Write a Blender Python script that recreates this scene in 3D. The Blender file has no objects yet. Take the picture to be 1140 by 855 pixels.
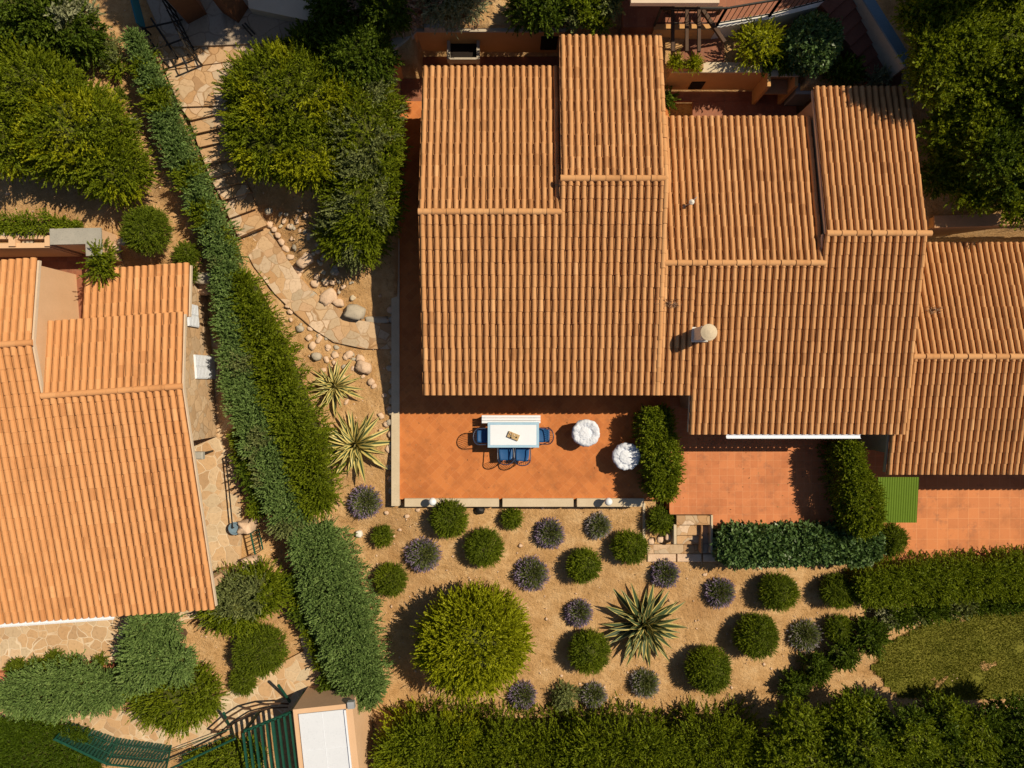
import bpy, math, random
import numpy as np
from mathutils import Vector, Matrix
random.seed(7)
RNG = np.random.default_rng(11)
C = bpy.context.scene.collection
scene = bpy.context.scene
H, F, CX, CY = 22.0, 770.0, 570.0, 427.0      # camera height, focal length in photo pixels, point straight below

def W(px, py, z):
    return ((px-CX)*(H-z)/F, (CY-py)*(H-z)/F, z)

# ------------------------------------------------------------------ materials
MATS = {}
def nodes(name):
    m = bpy.data.materials.new(name); m.use_nodes = True
    nt = m.node_tree; nt.nodes.clear()
    out = nt.nodes.new('ShaderNodeOutputMaterial')
    MATS[name] = m
    return m, nt, out
def N(nt, t, **kw):
    n = nt.nodes.new(t)
    for k, v in kw.items():
        if k.startswith('i_'):
            n.inputs[k[2:].replace('_', ' ')].default_value = v
        else: setattr(n, k, v)
    return n
def rgb(c): return (c[0], c[1], c[2], 1.0)
def ramp(nt, stops):
    r = nt.nodes.new('ShaderNodeValToRGB')
    e = r.color_ramp.elements
    while len(e) < len(stops): e.new(0.5)
    for el, (p, c) in zip(e, stops):
        el.position = p; el.color = rgb(c)
    return r
def mixc(nt, a, b, fac, blend='MIX'):
    m = nt.nodes.new('ShaderNodeMix'); m.data_type = 'RGBA'; m.blend_type = blend
    for sock, val in ((m.inputs[0], fac), (m.inputs[6], a), (m.inputs[7], b)):
        if hasattr(val, 'links') or hasattr(val, 'is_linked'): nt.links.new(val, sock)
        elif isinstance(val, (tuple, list)): sock.default_value = rgb(val)
        else: sock.default_value = val
    return m.outputs[2]
def coords(nt, rotz=0.0, loc=(0,0,0), scale=1.0):
    tc = nt.nodes.new('ShaderNodeTexCoord')
    mp = nt.nodes.new('ShaderNodeMapping')
    mp.inputs['Rotation'].default_value = (0,0,rotz)
    mp.inputs['Location'].default_value = loc
    mp.inputs['Scale'].default_value = (scale,)*3
    nt.links.new(tc.outputs['Object'], mp.inputs['Vector'])
    return mp.outputs['Vector']
def noise(nt, vec, scale, detail=6, rough=0.6):
    n = N(nt, 'ShaderNodeTexNoise'); n.inputs['Scale'].default_value = scale
    n.inputs['Detail'].default_value = detail; n.inputs['Roughness'].default_value = rough
    nt.links.new(vec, n.inputs['Vector'])
    return n.outputs['Fac']
def finish(nt, out, col, rough=0.85, bump=None, bstr=0.4, bdist=0.02, spec=0.25, metal=0.0):
    p = N(nt, 'ShaderNodeBsdfPrincipled')
    if isinstance(col, (tuple, list)): p.inputs['Base Color'].default_value = rgb(col)
    else: nt.links.new(col, p.inputs['Base Color'])
    p.inputs['Roughness'].default_value = rough
    p.inputs['Specular IOR Level'].default_value = spec
    p.inputs['Metallic'].default_value = metal
    if bump is not None:
        b = N(nt, 'ShaderNodeBump'); b.inputs['Strength'].default_value = bstr; b.inputs['Distance'].default_value = bdist
        nt.links.new(bump, b.inputs['Height']); nt.links.new(b.outputs['Normal'], p.inputs['Normal'])
    nt.links.new(p.outputs[0], out.inputs[0])
    return p

def mottled(name, c1, c2, scale=3.0, rough=0.85, bstr=0.3, bdist=0.01, fine=40.0, spec=0.25, metal=0.0, c3=None):
    m, nt, out = nodes(name); v = coords(nt)
    n1 = noise(nt, v, scale, 8, 0.65); n2 = noise(nt, v, fine, 4, 0.6)
    r = ramp(nt, [(0.3, c1), (0.7, c2)]); nt.links.new(n1, r.inputs[0])
    col = mixc(nt, r.outputs[0], c3 if c3 else tuple(x*0.75 for x in c1), N2(nt, n2, 0.55, 0.75), 'MIX')
    finish(nt, out, col, rough, n2, bstr, bdist, spec, metal)
    return m
def N2(nt, val, lo, hi, a=0.0, b=1.0):
    mr = N(nt, 'ShaderNodeMapRange')
    mr.inputs[1].default_value = lo; mr.inputs[2].default_value = hi
    mr.inputs[3].default_value = a; mr.inputs[4].default_value = b
    nt.links.new(val, mr.inputs[0])
    return mr.outputs[0]

def roof_tile_mat(name, dark, mid, light):
    m, nt, out = nodes(name); v = coords(nt)
    at = N(nt, 'ShaderNodeAttribute', attribute_name='tint')
    r = ramp(nt, [(0.0, dark), (0.45, mid), (1.0, light)]); nt.links.new(at.outputs['Fac'], r.inputs[0])
    n1 = noise(nt, v, 1.1, 6, 0.6); n2 = noise(nt, v, 18, 6, 0.7); n3 = noise(nt, v, 6, 5, .7)
    col = mixc(nt, r.outputs[0], tuple(0.62*x for x in dark), N2(nt, n1, 0.55, 0.8, 0, .45))
    mp = coords(nt); st = N(nt, 'ShaderNodeVectorMath', operation='MULTIPLY'); st.inputs[1].default_value = (5.0, .7, .7); nt.links.new(mp, st.inputs[0])
    n4 = noise(nt, st.outputs[0], 1.0, 5, .65)
    col = mixc(nt, col, (0.30,0.125,0.045), N2(nt, n4, 0.56, 0.74, 0, .55))
    col = mixc(nt, col, (0.60, 0.40, 0.19), N2(nt, n3, 0.58, 0.78, 0, .35))
    col = mixc(nt, col, (0.16,0.09,0.055), N2(nt, n2, 0.60, 0.78, 0, .5))
    finish(nt, out, col, 0.9, n2, 0.35, 0.012, 0.15)
    return m
roof_tile_mat('terracotta roof', (0.39,0.188,0.078), (0.52,0.266,0.115), (0.62,0.35,0.165))
roof_tile_mat('orange roof', (0.49,0.225,0.092), (0.585,0.282,0.118), (0.66,0.35,0.16))

def floor_tile_mat(name, c1, c2, grout, size, rot):
    m, nt, out = nodes(name); v = coords(nt, rot, scale=1.0/size)
    b = N(nt, 'ShaderNodeTexBrick', offset=0.0, squash=1.0)
    b.inputs['Color1'].default_value = rgb(c1); b.inputs['Color2'].default_value = rgb(c2); b.inputs['Mortar'].default_value = rgb(grout)
    b.inputs['Scale'].default_value = 1.0; b.inputs['Mortar Size'].default_value = 0.022; b.inputs['Mortar Smooth'].default_value = 0.3
    b.inputs['Brick Width'].default_value = 1.0; b.inputs['Row Height'].default_value = 1.0; b.inputs['Bias'].default_value = 0.0
    nt.links.new(v, b.inputs['Vector'])
    v2 = coords(nt)
    n1 = noise(nt, v2, 0.9, 7, 0.65); n2 = noise(nt, v2, 14, 6, .7)
    n3 = noise(nt, v2, 3.2, 8, .7)
    col = mixc(nt, b.outputs['Color'], tuple(x*0.55 for x in c1), N2(nt, n1, 0.48, 0.72, 0, .65))
    col = mixc(nt, col, (c1[0]*.5,c1[1]*.62,c1[2]*.9), N2(nt, n3, 0.54, 0.70, 0, .55))
    col = mixc(nt, col, (0.62,0.34,0.2), N2(nt, n2, 0.55, 0.8, 0, .35))
    finish(nt, out, col, 0.75, b.outputs['Fac'], -0.3, 0.006, 0.3)
    return m
floor_tile_mat('terrace tile diagonal', (0.455,0.145,0.038), (0.54,0.185,0.050), (0.52,0.21,0.078), 0.23, math.radians(45))
floor_tile_mat('terrace tile', (0.49,0.168,0.064), (0.565,0.205,0.080), (0.56,0.255,0.12), 0.245, 0.0)
floor_tile_mat('patio tile', (0.50,0.18,0.068), (0.58,0.215,0.08), (0.60,0.27,0.12), 0.36, 0.0)
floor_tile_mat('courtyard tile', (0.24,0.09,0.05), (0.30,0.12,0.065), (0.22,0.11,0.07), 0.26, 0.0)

def sand_mat():
    m, nt, out = nodes('sandy soil'); v = coords(nt)
    n0 = noise(nt, v, 0.35, 5, .6); n1 = noise(nt, v, 2.2, 8, 0.7); n2 = noise(nt, v, 22, 8, 0.75); n3 = noise(nt, v, 70, 4, .6)
    r = ramp(nt, [(0.32, (0.44,0.255,0.105)), (0.5, (0.58,0.36,0.17)), (0.68, (0.70,0.475,0.255))]); nt.links.new(n1, r.inputs[0])
    col = mixc(nt, r.outputs[0], (0.38,0.20,0.085), N2(nt, n0, 0.5, 0.72, 0, .55))
    n5 = noise(nt, v, 9, 8, .75)
    col = mixc(nt, col, (0.30,0.165,0.07), N2(nt, n5, 0.54, 0.68, 0, .6))
    col = mixc(nt, col, (0.25,0.14,0.06), N2(nt, n2, 0.54, 0.70, 0, .7))
    col = mixc(nt, col, (0.74,0.56,0.36), N2(nt, n3, 0.62, 0.75, 0, .5))
    finish(nt, out, col, 0.95, mixc(nt, (0,0,0), (1,1,1), n5), 1.0, 0.10, 0.1)
sand_mat()

def flag_mat(name, cols, joint, scale, jw, rotz=0.0, joint_fac=1.0, flat3=False):
    m, nt, out = nodes(name); v = coords(nt, rotz)
    nz = N(nt, 'ShaderNodeTexNoise'); nz.inputs['Scale'].default_value = 1.6; nt.links.new(v, nz.inputs['Vector'])
    vv = N(nt, 'ShaderNodeMix', data_type='RGBA', blend_type='LINEAR_LIGHT'); vv.inputs[0].default_value = 0.22
    nt.links.new(v, vv.inputs[6]); nt.links.new(nz.outputs['Color'], vv.inputs[7])
    flat = N(nt, 'ShaderNodeVectorMath', operation='MULTIPLY'); flat.inputs[1].default_value = (1,1,1) if flat3 else (1,1,0)
    nt.links.new(vv.outputs[2], flat.inputs[0])
    ve = N(nt, 'ShaderNodeTexVoronoi', feature='DISTANCE_TO_EDGE'); ve.inputs['Scale'].default_value = scale
    vc = N(nt, 'ShaderNodeTexVoronoi', feature='F1'); vc.inputs['Scale'].default_value = scale
    for q in (ve, vc): nt.links.new(flat.outputs[0], q.inputs['Vector'])
    sep = N(nt, 'ShaderNodeSeparateColor'); nt.links.new(vc.outputs['Color'], sep.inputs[0])
    r = ramp(nt, [(i/(len(cols)-1), c) for i, c in enumerate(cols)]); nt.links.new(sep.outputs[0], r.inputs[0])
    n2 = noise(nt, v, 12, 7, .7)
    col = mixc(nt, r.outputs[0], tuple(x*.6 for x in cols[0]), N2(nt, n2, .5, .75, 0, .6))
    n4 = noise(nt, v, 0.8, 3, .5)
    jf = N(nt, 'ShaderNodeMath', operation='MULTIPLY'); nt.links.new(N2(nt, ve.outputs['Distance'], jw, jw*1.8, 1, 0), jf.inputs[0])
    nt.links.new(N2(nt, n4, .4, .6, joint_fac*.25, joint_fac), jf.inputs[1])
    col = mixc(nt, col, joint, jf.outputs[0])
    finish(nt, out, col, 0.9, N2(nt, ve.outputs['Distance'], 0, jw*2.5), 0.35, 0.02, 0.15)
flag_mat('pink flagstone', [(0.36,0.22,0.12),(0.52,0.34,0.19),(0.44,0.26,0.13),(0.62,0.47,0.34),(0.42,0.33,0.23),(0.55,0.38,0.23)], (0.30,0.17,0.08), 3.0, 0.022)
flag_mat('jointed flagstone', [(0.40,0.26,0.15),(0.56,0.38,0.22),(0.48,0.30,0.16),(0.52,0.42,0.29),(0.6,0.43,0.27)], (0.66,0.54,0.40), 2.9, 0.024)
flag_mat('grey flagstone', [(0.30,0.25,0.2),(0.38,0.31,0.25),(0.34,0.27,0.2)], (0.22,0.17,0.13), 1.6, 0.018)
flag_mat('stone cladding', [(0.46,0.30,0.17),(0.62,0.43,0.26),(0.56,0.36,0.20),(0.50,0.38,0.26),(0.66,0.48,0.31)], (0.36,0.24,0.14), 3.2, 0.03, 0, .8, True)

mottled('peach stucco', (0.62,0.40,0.24), (0.68,0.45,0.28), 1.5, .9, .2, .004, 60)
mottled('ochre stucco', (0.50,0.28,0.11), (0.58,0.33,0.14), 1.2, .9, .3, .006, 45)
mottled('pale stucco', (0.58,0.47,0.36), (0.66,0.54,0.42), 1.4, .9, .2, .004, 50)
mottled('white stucco', (0.62,0.60,0.56), (0.70,0.68,0.64), 1.6, .9, .2, .004, 50)
mottled('curb concrete', (0.50,0.41,0.29), (0.58,0.49,0.36), 2.5, .9, .4, .006, 30)
mottled('grey concrete', (0.30,0.29,0.26), (0.38,0.36,0.32), 2.5, .9, .4, .006, 30)
mottled('grey stone', (0.36,0.32,0.26), (0.46,0.40,0.32), 3.0, .9, .5, .01, 22)
mottled('pink granite', (0.55,0.38,0.26), (0.66,0.50,0.37), 4.0, .9, .6, .02, 18)
mottled('white panel', (0.62,0.66,0.74), (0.67,0.71,0.79), 1.2, .5, .1, .002, 20, .4, c3=(0.57,0.61,0.69))
mottled('white paint', (0.70,0.75,0.84), (0.74,0.79,0.88), 4, .45, .05, .001, 60, .4, c3=(0.62,0.67,0.76))
mottled('white linen', (0.62,0.67,0.78), (0.72,0.76,0.86), 5, .9, 1.0, .04, 11, .1, c3=(0.66,0.69,0.75))
mottled('pale blue paint', (0.30,0.48,0.66), (0.36,0.55,0.72), 5, .45, .05, .001, 60, .4)
mottled('blue plastic', (0.012,0.075,0.22), (0.016,0.09,0.26), 5, .4, .05, .001, 80, .4)
mottled('dark blue metal', (0.012,0.025,0.06), (0.02,0.035,0.08), 5, .4, .05, .001, 80, .5)
mottled('brown wood', (0.14,0.055,0.025), (0.19,0.08,0.035), 6, .6, .3, .004, 30)
mottled('dark wood', (0.06,0.035,0.022), (0.09,0.05,0.03), 6, .7, .3, .004, 30)
mottled('black iron', (0.015,0.014,0.013), (0.025,0.022,0.02), 6, .5, .2, .003, 40)
mottled('dark opening', (0.012,0.008,0.006), (0.016,0.011,0.008), 3, .9, .1, .002, 30)
mottled('green paint', (0.009,0.058,0.038), (0.014,0.08,0.052), 5, .5, .1, .002, 40)
mottled('green netting', (0.007,0.045,0.032), (0.013,0.07,0.05), 6, .9, .4, .01, 35)
mottled('green sheet', (0.085,0.145,0.005), (0.10,0.17,0.007), 1.3, .5, .1, .002, 30)
mottled('blue grey cover', (0.13,0.20,0.27), (0.17,0.25,0.32), 2, .6, .1, .003, 30)
mottled('blue tarp', (0.012,0.13,0.18), (0.018,0.16,0.22), 2, .5, .1, .003, 30)
mottled('bark', (0.10,0.065,0.04), (0.15,0.10,0.065), 8, .95, .8, .02, 30)
mottled('twig', (0.045,0.055,0.010), (0.07,0.075,0.014), 5, .95, .6, .02, 20)
mottled('red clay', (0.45,0.17,0.09), (0.55,0.22,0.11), 4, .9, .3, .005, 30)
mottled('red stair', (0.16,0.06,0.04), (0.21,0.085,0.055), 2, .9, .3, .005, 20)
mottled('lawn soil', (0.12,0.125,0.014), (0.17,0.16,0.024), 1.5, .95, .7, .03, 20)
mottled('zinc', (0.36,0.38,0.4), (0.45,0.47,0.49), 4, .45, .2, .003, 30, .5, .3)
mottled('lamp globe', (0.72,0.76,0.8), (0.74,0.78,0.82), 2, .25, .02, .001, 30, .5, c3=(.7,.74,.78))
mottled('clay brick', (0.36,0.20,0.10), (0.44,0.25,0.13), 3, .9, .4, .006, 25)
mottled('tan cardboard', (0.42,0.30,0.15), (0.52,0.38,0.2), 14, .8, .2, .002, 60, c3=(0.05,0.04,0.03))

def porous(name, f):
    m=MATS[name]; nt=m.node_tree; out=[n for n in nt.nodes if n.type=='OUTPUT_MATERIAL'][0]; sh=out.inputs[0].links[0].from_socket
    t=nt.nodes.new('ShaderNodeBsdfTransparent'); mx=nt.nodes.new('ShaderNodeMixShader'); v=coords(nt)
    wv=nt.nodes.new('ShaderNodeTexWave'); wv.inputs['Scale'].default_value=3.2; wv.inputs['Distortion'].default_value=2.5; nt.links.new(v,wv.inputs['Vector'])
    nt.links.new(N2(nt,wv.outputs['Fac'],.2,.8,0,f),mx.inputs[0]); nt.links.new(sh,mx.inputs[1]); nt.links.new(t.outputs[0],mx.inputs[2]); nt.links.new(mx.outputs[0],out.inputs[0])
porous('green netting',.6)
def leaf_mat(name, dark, mid, light, trans=0.3, gloss=0.12, rough=.5):
    m, nt, out = nodes(name)
    at = N(nt, 'ShaderNodeAttribute', attribute_name='tint')
    r = ramp(nt, [(0.0, dark), (0.5, mid), (1.0, light)]); nt.links.new(at.outputs['Fac'], r.inputs[0])
    p = N(nt, 'ShaderNodeBsdfPrincipled'); nt.links.new(r.outputs[0], p.inputs['Base Color'])
    p.inputs['Roughness'].default_value = rough; p.inputs['Specular IOR Level'].default_value = gloss
    t = N(nt, 'ShaderNodeBsdfTranslucent')
    tcol = mixc(nt, r.outputs[0], (1.0,0.95,0.35), 1.0, 'MULTIPLY'); nt.links.new(tcol, t.inputs[0])
    mx = N(nt, 'ShaderNodeMixShader'); mx.inputs[0].default_value = trans
    nt.links.new(p.outputs[0], mx.inputs[1]); nt.links.new(t.outputs[0], mx.inputs[2]); nt.links.new(mx.outputs[0], out.inputs[0])
leaf_mat('olive leaf', (0.085,0.12,0.006), (0.165,0.215,0.010), (0.27,0.32,0.020), .35)
leaf_mat('yellow green leaf', (0.17,0.20,0.006), (0.30,0.335,0.010), (0.44,0.46,0.024), .35)
leaf_mat('ball leaf', (0.07,0.105,0.008), (0.13,0.18,0.012), (0.21,0.26,0.022), .32)
leaf_mat('juniper leaf', (0.09,0.155,0.040), (0.155,0.245,0.066), (0.26,0.36,0.115), .25)
leaf_mat('deep green leaf', (0.045,0.08,0.008), (0.09,0.14,0.012), (0.155,0.21,0.022), .32)
leaf_mat('glossy leaf', (0.055,0.11,0.03), (0.10,0.175,0.05), (0.17,0.26,0.09), .18, .4, .4)
leaf_mat('hedge leaf', (0.09,0.13,0.007), (0.17,0.225,0.012), (0.27,0.32,0.025), .35)
leaf_mat('grey leaf', (0.17,0.19,0.10), (0.27,0.29,0.16), (0.42,0.42,0.26), .2)
leaf_mat('sage leaf', (0.11,0.14,0.045), (0.175,0.21,0.07), (0.28,0.31,0.12), .22)
leaf_mat('lavender flower', (0.16,0.12,0.21), (0.25,0.19,0.32), (0.40,0.33,0.48), .2)
leaf_mat('pale lavender flower', (0.20,0.18,0.20), (0.30,0.27,0.31), (0.42,0.38,0.42), .2)
leaf_mat('agave green', (0.035,0.06,0.024), (0.055,0.088,0.036), (0.085,0.125,0.055), .1, .3)
leaf_mat('agave yellow', (0.48,0.40,0.12), (0.60,0.50,0.17), (0.70,0.60,0.25), .15, .3)
leaf_mat('grass blade', (0.085,0.105,0.008), (0.145,0.155,0.015), (0.26,0.24,0.04), .3)
leaf_mat('dry twig', (0.22,0.12,0.07), (0.34,0.20,0.13), (0.5,0.36,0.26), .1)
leaf_mat('dry litter', (0.09,0.045,0.02), (0.22,0.12,0.05), (0.42,0.28,0.12), .1)
leaf_mat('dark hedge leaf', (0.035,0.065,0.004), (0.065,0.11,0.006), (0.11,0.165,0.01), .3)
def MT(n): return MATS[n]

# ------------------------------------------------------------------ object helpers
def tag(o, label=None, cat=None, group=None, kind=None):
    if label: o['label'] = label
    if cat: o['category'] = cat
    if group: o['group'] = group
    if kind: o['kind'] = kind
    return o
def empty(name, loc, label, cat, group=None):
    o = bpy.data.objects.new(name, None); C.objects.link(o); o.location = loc; o.empty_display_size = .2
    return tag(o, label, cat, group)
def origin(p):
    return np.array(p.location) if p is not None else np.zeros(3)
def full_origin(p):
    o = np.zeros(3)
    while p is not None:
        o += np.array(p.location); p = p.parent
    return o

class MB:
    def __init__(s): s.v=[]; s.f=[]; s.m=[]; s.t=[]
    def add(s, vs, fs, m=0, t=.5):
        b=len(s.v); s.v += [tuple(x) for x in vs]
        for f in fs: s.f.append([b+i for i in f]); s.m.append(m); s.t.append(t)
    def box(s, c, d, rot=0.0, m=0, t=.5, bev=0.0):
        x,y,z=d[0]/2,d[1]/2,d[2]/2; cr,sr=math.cos(rot),math.sin(rot)
        if bev>0:
            b=min(bev,x*.9,y*.9,z*.9); rings=[]
            for (zz,ins) in ((-z,b),(-z+b,0),(z-b,0),(z,b)):
                X,Y=x-ins,y-ins
                q=[(X,-Y+b*.0),(X,Y),(-X,Y),(-X,-Y)]
                rings.append([(px,py,zz) for px,py in q])
            vs=[p for r in rings for p in r]
            fs=[(0,3,2,1)]+[(12,13,14,15)]
            for k in range(3):
                for i in range(4): fs.append((k*4+i,k*4+(i+1)%4,k*4+4+(i+1)%4,k*4+4+i))
        else:
            vs=[(a*x,bb*y,cc*z) for cc in(-1,1) for a,bb in((-1,-1),(1,-1),(1,1),(-1,1))]
            fs=[(0,3,2,1),(4,5,6,7),(0,1,5,4),(1,2,6,5),(2,3,7,6),(3,0,4,7)]
        vs=[(c[0]+cr*a-sr*b2,c[1]+sr*a+cr*b2,c[2]+zz) for a,b2,zz in vs]
        s.add(vs,fs,m,t); return s
    def prism(s, poly, z0, z1, m=0, t=.5):
        # poly counter-clockwise xy; z0/z1 scalars or per-vertex lists
        n=len(poly)
        z0=z0 if isinstance(z0,(list,tuple)) else [z0]*n; z1=z1 if isinstance(z1,(list,tuple)) else [z1]*n
        a=sum(poly[i][0]*poly[(i+1)%n][1]-poly[(i+1)%n][0]*poly[i][1] for i in range(n))
        if a<0: poly=poly[::-1]; z0=z0[::-1]; z1=z1[::-1]
        vs=[(p[0],p[1],z) for p,z in zip(poly,z0)]+[(p[0],p[1],z) for p,z in zip(poly,z1)]
        fs=[tuple(range(n-1,-1,-1)),tuple(range(n,2*n))]+[(i,(i+1)%n,n+(i+1)%n,n+i) for i in range(n)]
        s.add(vs,fs,m,t); return s
    def tube(s, pts, r, n=8, m=0, t=.5, caps=True):
        pts=[Vector(p) for p in pts]; k=len(pts)
        rr=r if isinstance(r,(list,tuple)) else [r]*k
        vs=[]; up=Vector((0,0,1))
        for i,p in enumerate(pts):
            d=(pts[min(i+1,k-1)]-pts[max(i-1,0)]).normalized()
            a=d.cross(up if abs(d.z)<.95 else Vector((1,0,0))).normalized(); b=a.cross(d).normalized()
            for j in range(n):
                an=2*math.pi*j/n; vs.append(p+a*math.cos(an)*rr[i]+b*math.sin(an)*rr[i])
        fs=[(i*n+j,i*n+(j+1)%n,(i+1)*n+(j+1)%n,(i+1)*n+j) for i in range(k-1) for j in range(n)]
        if caps: fs+=[tuple(range(n-1,-1,-1)),tuple(range((k-1)*n,k*n))]
        s.add(vs,fs,m,t); return s
    def lathe(s, prof, c, n=24, m=0, t=.5):
        vs=[]; k=len(prof)
        for r,z in prof:
            for j in range(n):
                an=2*math.pi*j/n; vs.append((c[0]+r*math.cos(an),c[1]+r*math.sin(an),c[2]+z))
        fs=[(i*n+j,i*n+(j+1)%n,(i+1)*n+(j+1)%n,(i+1)*n+j) for i in range(k-1) for j in range(n)]
        fs+=[tuple(range(n-1,-1,-1)),tuple(range((k-1)*n,k*n))]
        s.add(vs,fs,m,t); return s
    def build(s, name, mats, parent=None, smooth=False, loc=None):
        """verts are world coordinates unless the parent sits at the origin"""
        o3=full_origin(parent) if loc is None else np.array(loc,dtype=float)
        me=bpy.data.meshes.new(name)
        me.from_pydata((np.array(s.v)-o3).tolist(),[],s.f)
        for mm in (mats if isinstance(mats,(list,tuple)) else [mats]): me.materials.append(MT(mm))
        me.polygons.foreach_set('material_index',s.m)
        at=me.attributes.new('tint','FLOAT','FACE'); at.data.foreach_set('value',s.t)
        if smooth: me.polygons.foreach_set('use_smooth',[True]*len(me.polygons))
        me.update()
        o=bpy.data.objects.new(name,me); C.objects.link(o)
        if parent is not None: o.parent=parent
        elif loc is not None: o.location=loc
        return o

def smooth_by_angle(o, deg=40):
    pass

# ------------------------------------------------------------------ ground height
PATH = [  # left px, right px, z
 ((176,40),(292,44),2.25),((183,78),(300,62),2.2),((200,118),(256,116),2.12),
 ((211,133),(250,124),2.0),((216,148),(256,139),1.86),((221,163),(260,154),1.72),((228,182),(264,174),1.55),((234,197),(268,188),1.38),((240,209),(273,201),1.22),
 ((247,222),(279,213),1.05),((255,242),(285,231),.88),((265,263),(296,250),.70)]
PATH2 = [((265,263),(296,250),.55),((283,297),(312,276),.46),((306,327),(330,304),.36),((330,350),(349,326),.27),((350,367),(367,337),.2),((372,381),(387,351),.14),((405,388),(408,358),.08),((441,389),(441,361),.05)]
ctrl=[]
for l,r,z in PATH+PATH2:
    for t in (0,.5,1):
        p=W(l[0]+(r[0]-l[0])*t,l[1]+(r[1]-l[1])*t,z); ctrl.append((p[0],p[1],z-.1))
for px_,py_,z in [(400,600,-.55),(500,700,-.6),(600,580,-.55),(650,700,-.62),(720,600,-.58),(800,750,-.7),(850,650,-.7),(780,650,-.65),(930,640,-.85),(430,650,-.55),(460,760,-.65),(560,770,-.65),(700,770,-.68),(920,700,-.9),
   (500,820,-.8),(650,830,-.8),(800,830,-.85),(1000,820,-1.2),(1120,820,-1.4),(1050,720,-1.3),(1130,700,-1.5),(980,740,-1.1),(1000,650,-1.1),(1130,640,-1.6),
   (405,500,-.12),(405,440,-.05),(425,540,-.3),(360,420,.1),(370,480,0),(380,560,-.3),(345,380,.15),(320,560,-.1),(300,480,.1),(275,400,.3),
   (330,180,1.4),(280,130,1.9),(380,120,1.5),(420,200,.8),(420,300,.3),(380,310,.35),(340,270,.7),(400,340,.15),(432,120,1.2),(435,60,1.7),
   (340,20,2.1),(430,20,2.0),(550,5,1.7),(620,5,1.6),(700,30,1.5),(850,50,1.3),(800,60,1.3),(920,60,1.3),(1080,100,1.2),(1040,150,1.0),(1100,200,1.1),(1080,235,1.1),(1130,100,1.2),
   (75,120,2.7),(20,60,2.9),(110,60,2.6),(30,220,2.5),(100,225,2.4),(160,260,2.2),(190,200,2.2),(150,170,2.4),(165,60,2.4),(205,285,1.7),(215,250,1.8),(230,290,1.4),
   (225,340,.5),(235,400,.3),(245,500,.3),(250,560,.3),(245,620,.3),(60,720,.3),(150,720,.3),(250,700,.15),(300,690,.0),(290,740,.0),(330,720,-.15),(250,800,.05),(100,800,.1),(20,790,.2),(200,790,.1),(40,840,.0),(150,840,-.1),(340,780,-.2),(300,840,-.2),
   (380,690,-.45),(345,620,-.3),(410,770,-.55)]:
    p=W(px_,py_,z); ctrl.append((p[0],p[1],z))
ctrl += [(-40,25,4),(-40,0,1.5),(-40,-25,-.5),(0,-30,-2),(40,-25,-3),(40,0,-1),(40,25,1.5),(0,30,2.8),(-15,16,3),(5,16,2.2),(18,14,1.6),(18,-12,-1.8),(5,-14,-1.2),(-15,-14,-.2)]
ctrl=np.array(ctrl)
def gz_raw(x,y):
    x=np.atleast_1d(np.asarray(x,float)); y=np.atleast_1d(np.asarray(y,float)); out=np.empty(x.shape)
    for i in range(0,x.size,20000):
        d=(x[i:i+20000,None]-ctrl[None,:,0])**2+(y[i:i+20000,None]-ctrl[None,:,1])**2+.02
        w=d**-1.9; out[i:i+20000]=(w*ctrl[None,:,2]).sum(1)/w.sum(1)
    return out
PITS=[]   # (polygon test rect, z)
def gz(x,y): return float(gz_raw([x],[y])[0])
PITS += [(-3.6,4.0,-3.75,9.8,-.8),(-2.8,4.3,9.0,10.5,-.8),(4.0,8.8,-1,9.35,-.8),(4.9,10.4,-4.1,3,-.8),(6.3,10.3,-4.5,0,-.8),(8.0,11.6,-1,8.9,-.8),
         (11.2,24,-6.6,4.75,-2.6),(10.9,24,-2.8,4.75,-2.6)]
LH_A=math.radians(4.0); LH_O=np.array([-8.89,-.073])
def LH(x,y,z=0): # left house local -> world
    c,s=math.cos(LH_A),math.sin(LH_A)
    return (LH_O[0]+c*x-s*y, LH_O[1]+s*x+c*y, z)
xs=np.concatenate([[-400,-150,-70,-40,-28],np.arange(-21,21.01,.14),[28,40,70,150,400]])
ys=np.concatenate([[-400,-150,-70,-40,-24],np.arange(-14,16.01,.14),[24,40,70,150,400]])
XX,YY=np.meshgrid(xs,ys); ZZ=gz_raw(XX.ravel(),YY.ravel()).reshape(XX.shape)
def sines(P,seed,f0=1.0,n=7):
    r=np.random.default_rng(seed); o=np.zeros(P.shape[0])
    for k in range(n):
        d=r.normal(size=P.shape[1]); d/=np.linalg.norm(d); fr=f0*r.uniform(.6,2.2)
        o+=np.sin(P@d*fr*2*math.pi+r.uniform(0,6.28))
    return o/math.sqrt(n)
ZZ=ZZ+.018*sines(np.stack([XX.ravel(),YY.ravel()],1),3,.5,9).reshape(XX.shape)+.010*sines(np.stack([XX.ravel(),YY.ravel()],1),5,1.3,9).reshape(XX.shape)
for x0,x1,y0,y1,z in PITS:
    mk=(XX>x0)&(XX<x1)&(YY>y0)&(YY<y1); ZZ[mk]=np.minimum(ZZ[mk],z)
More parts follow.
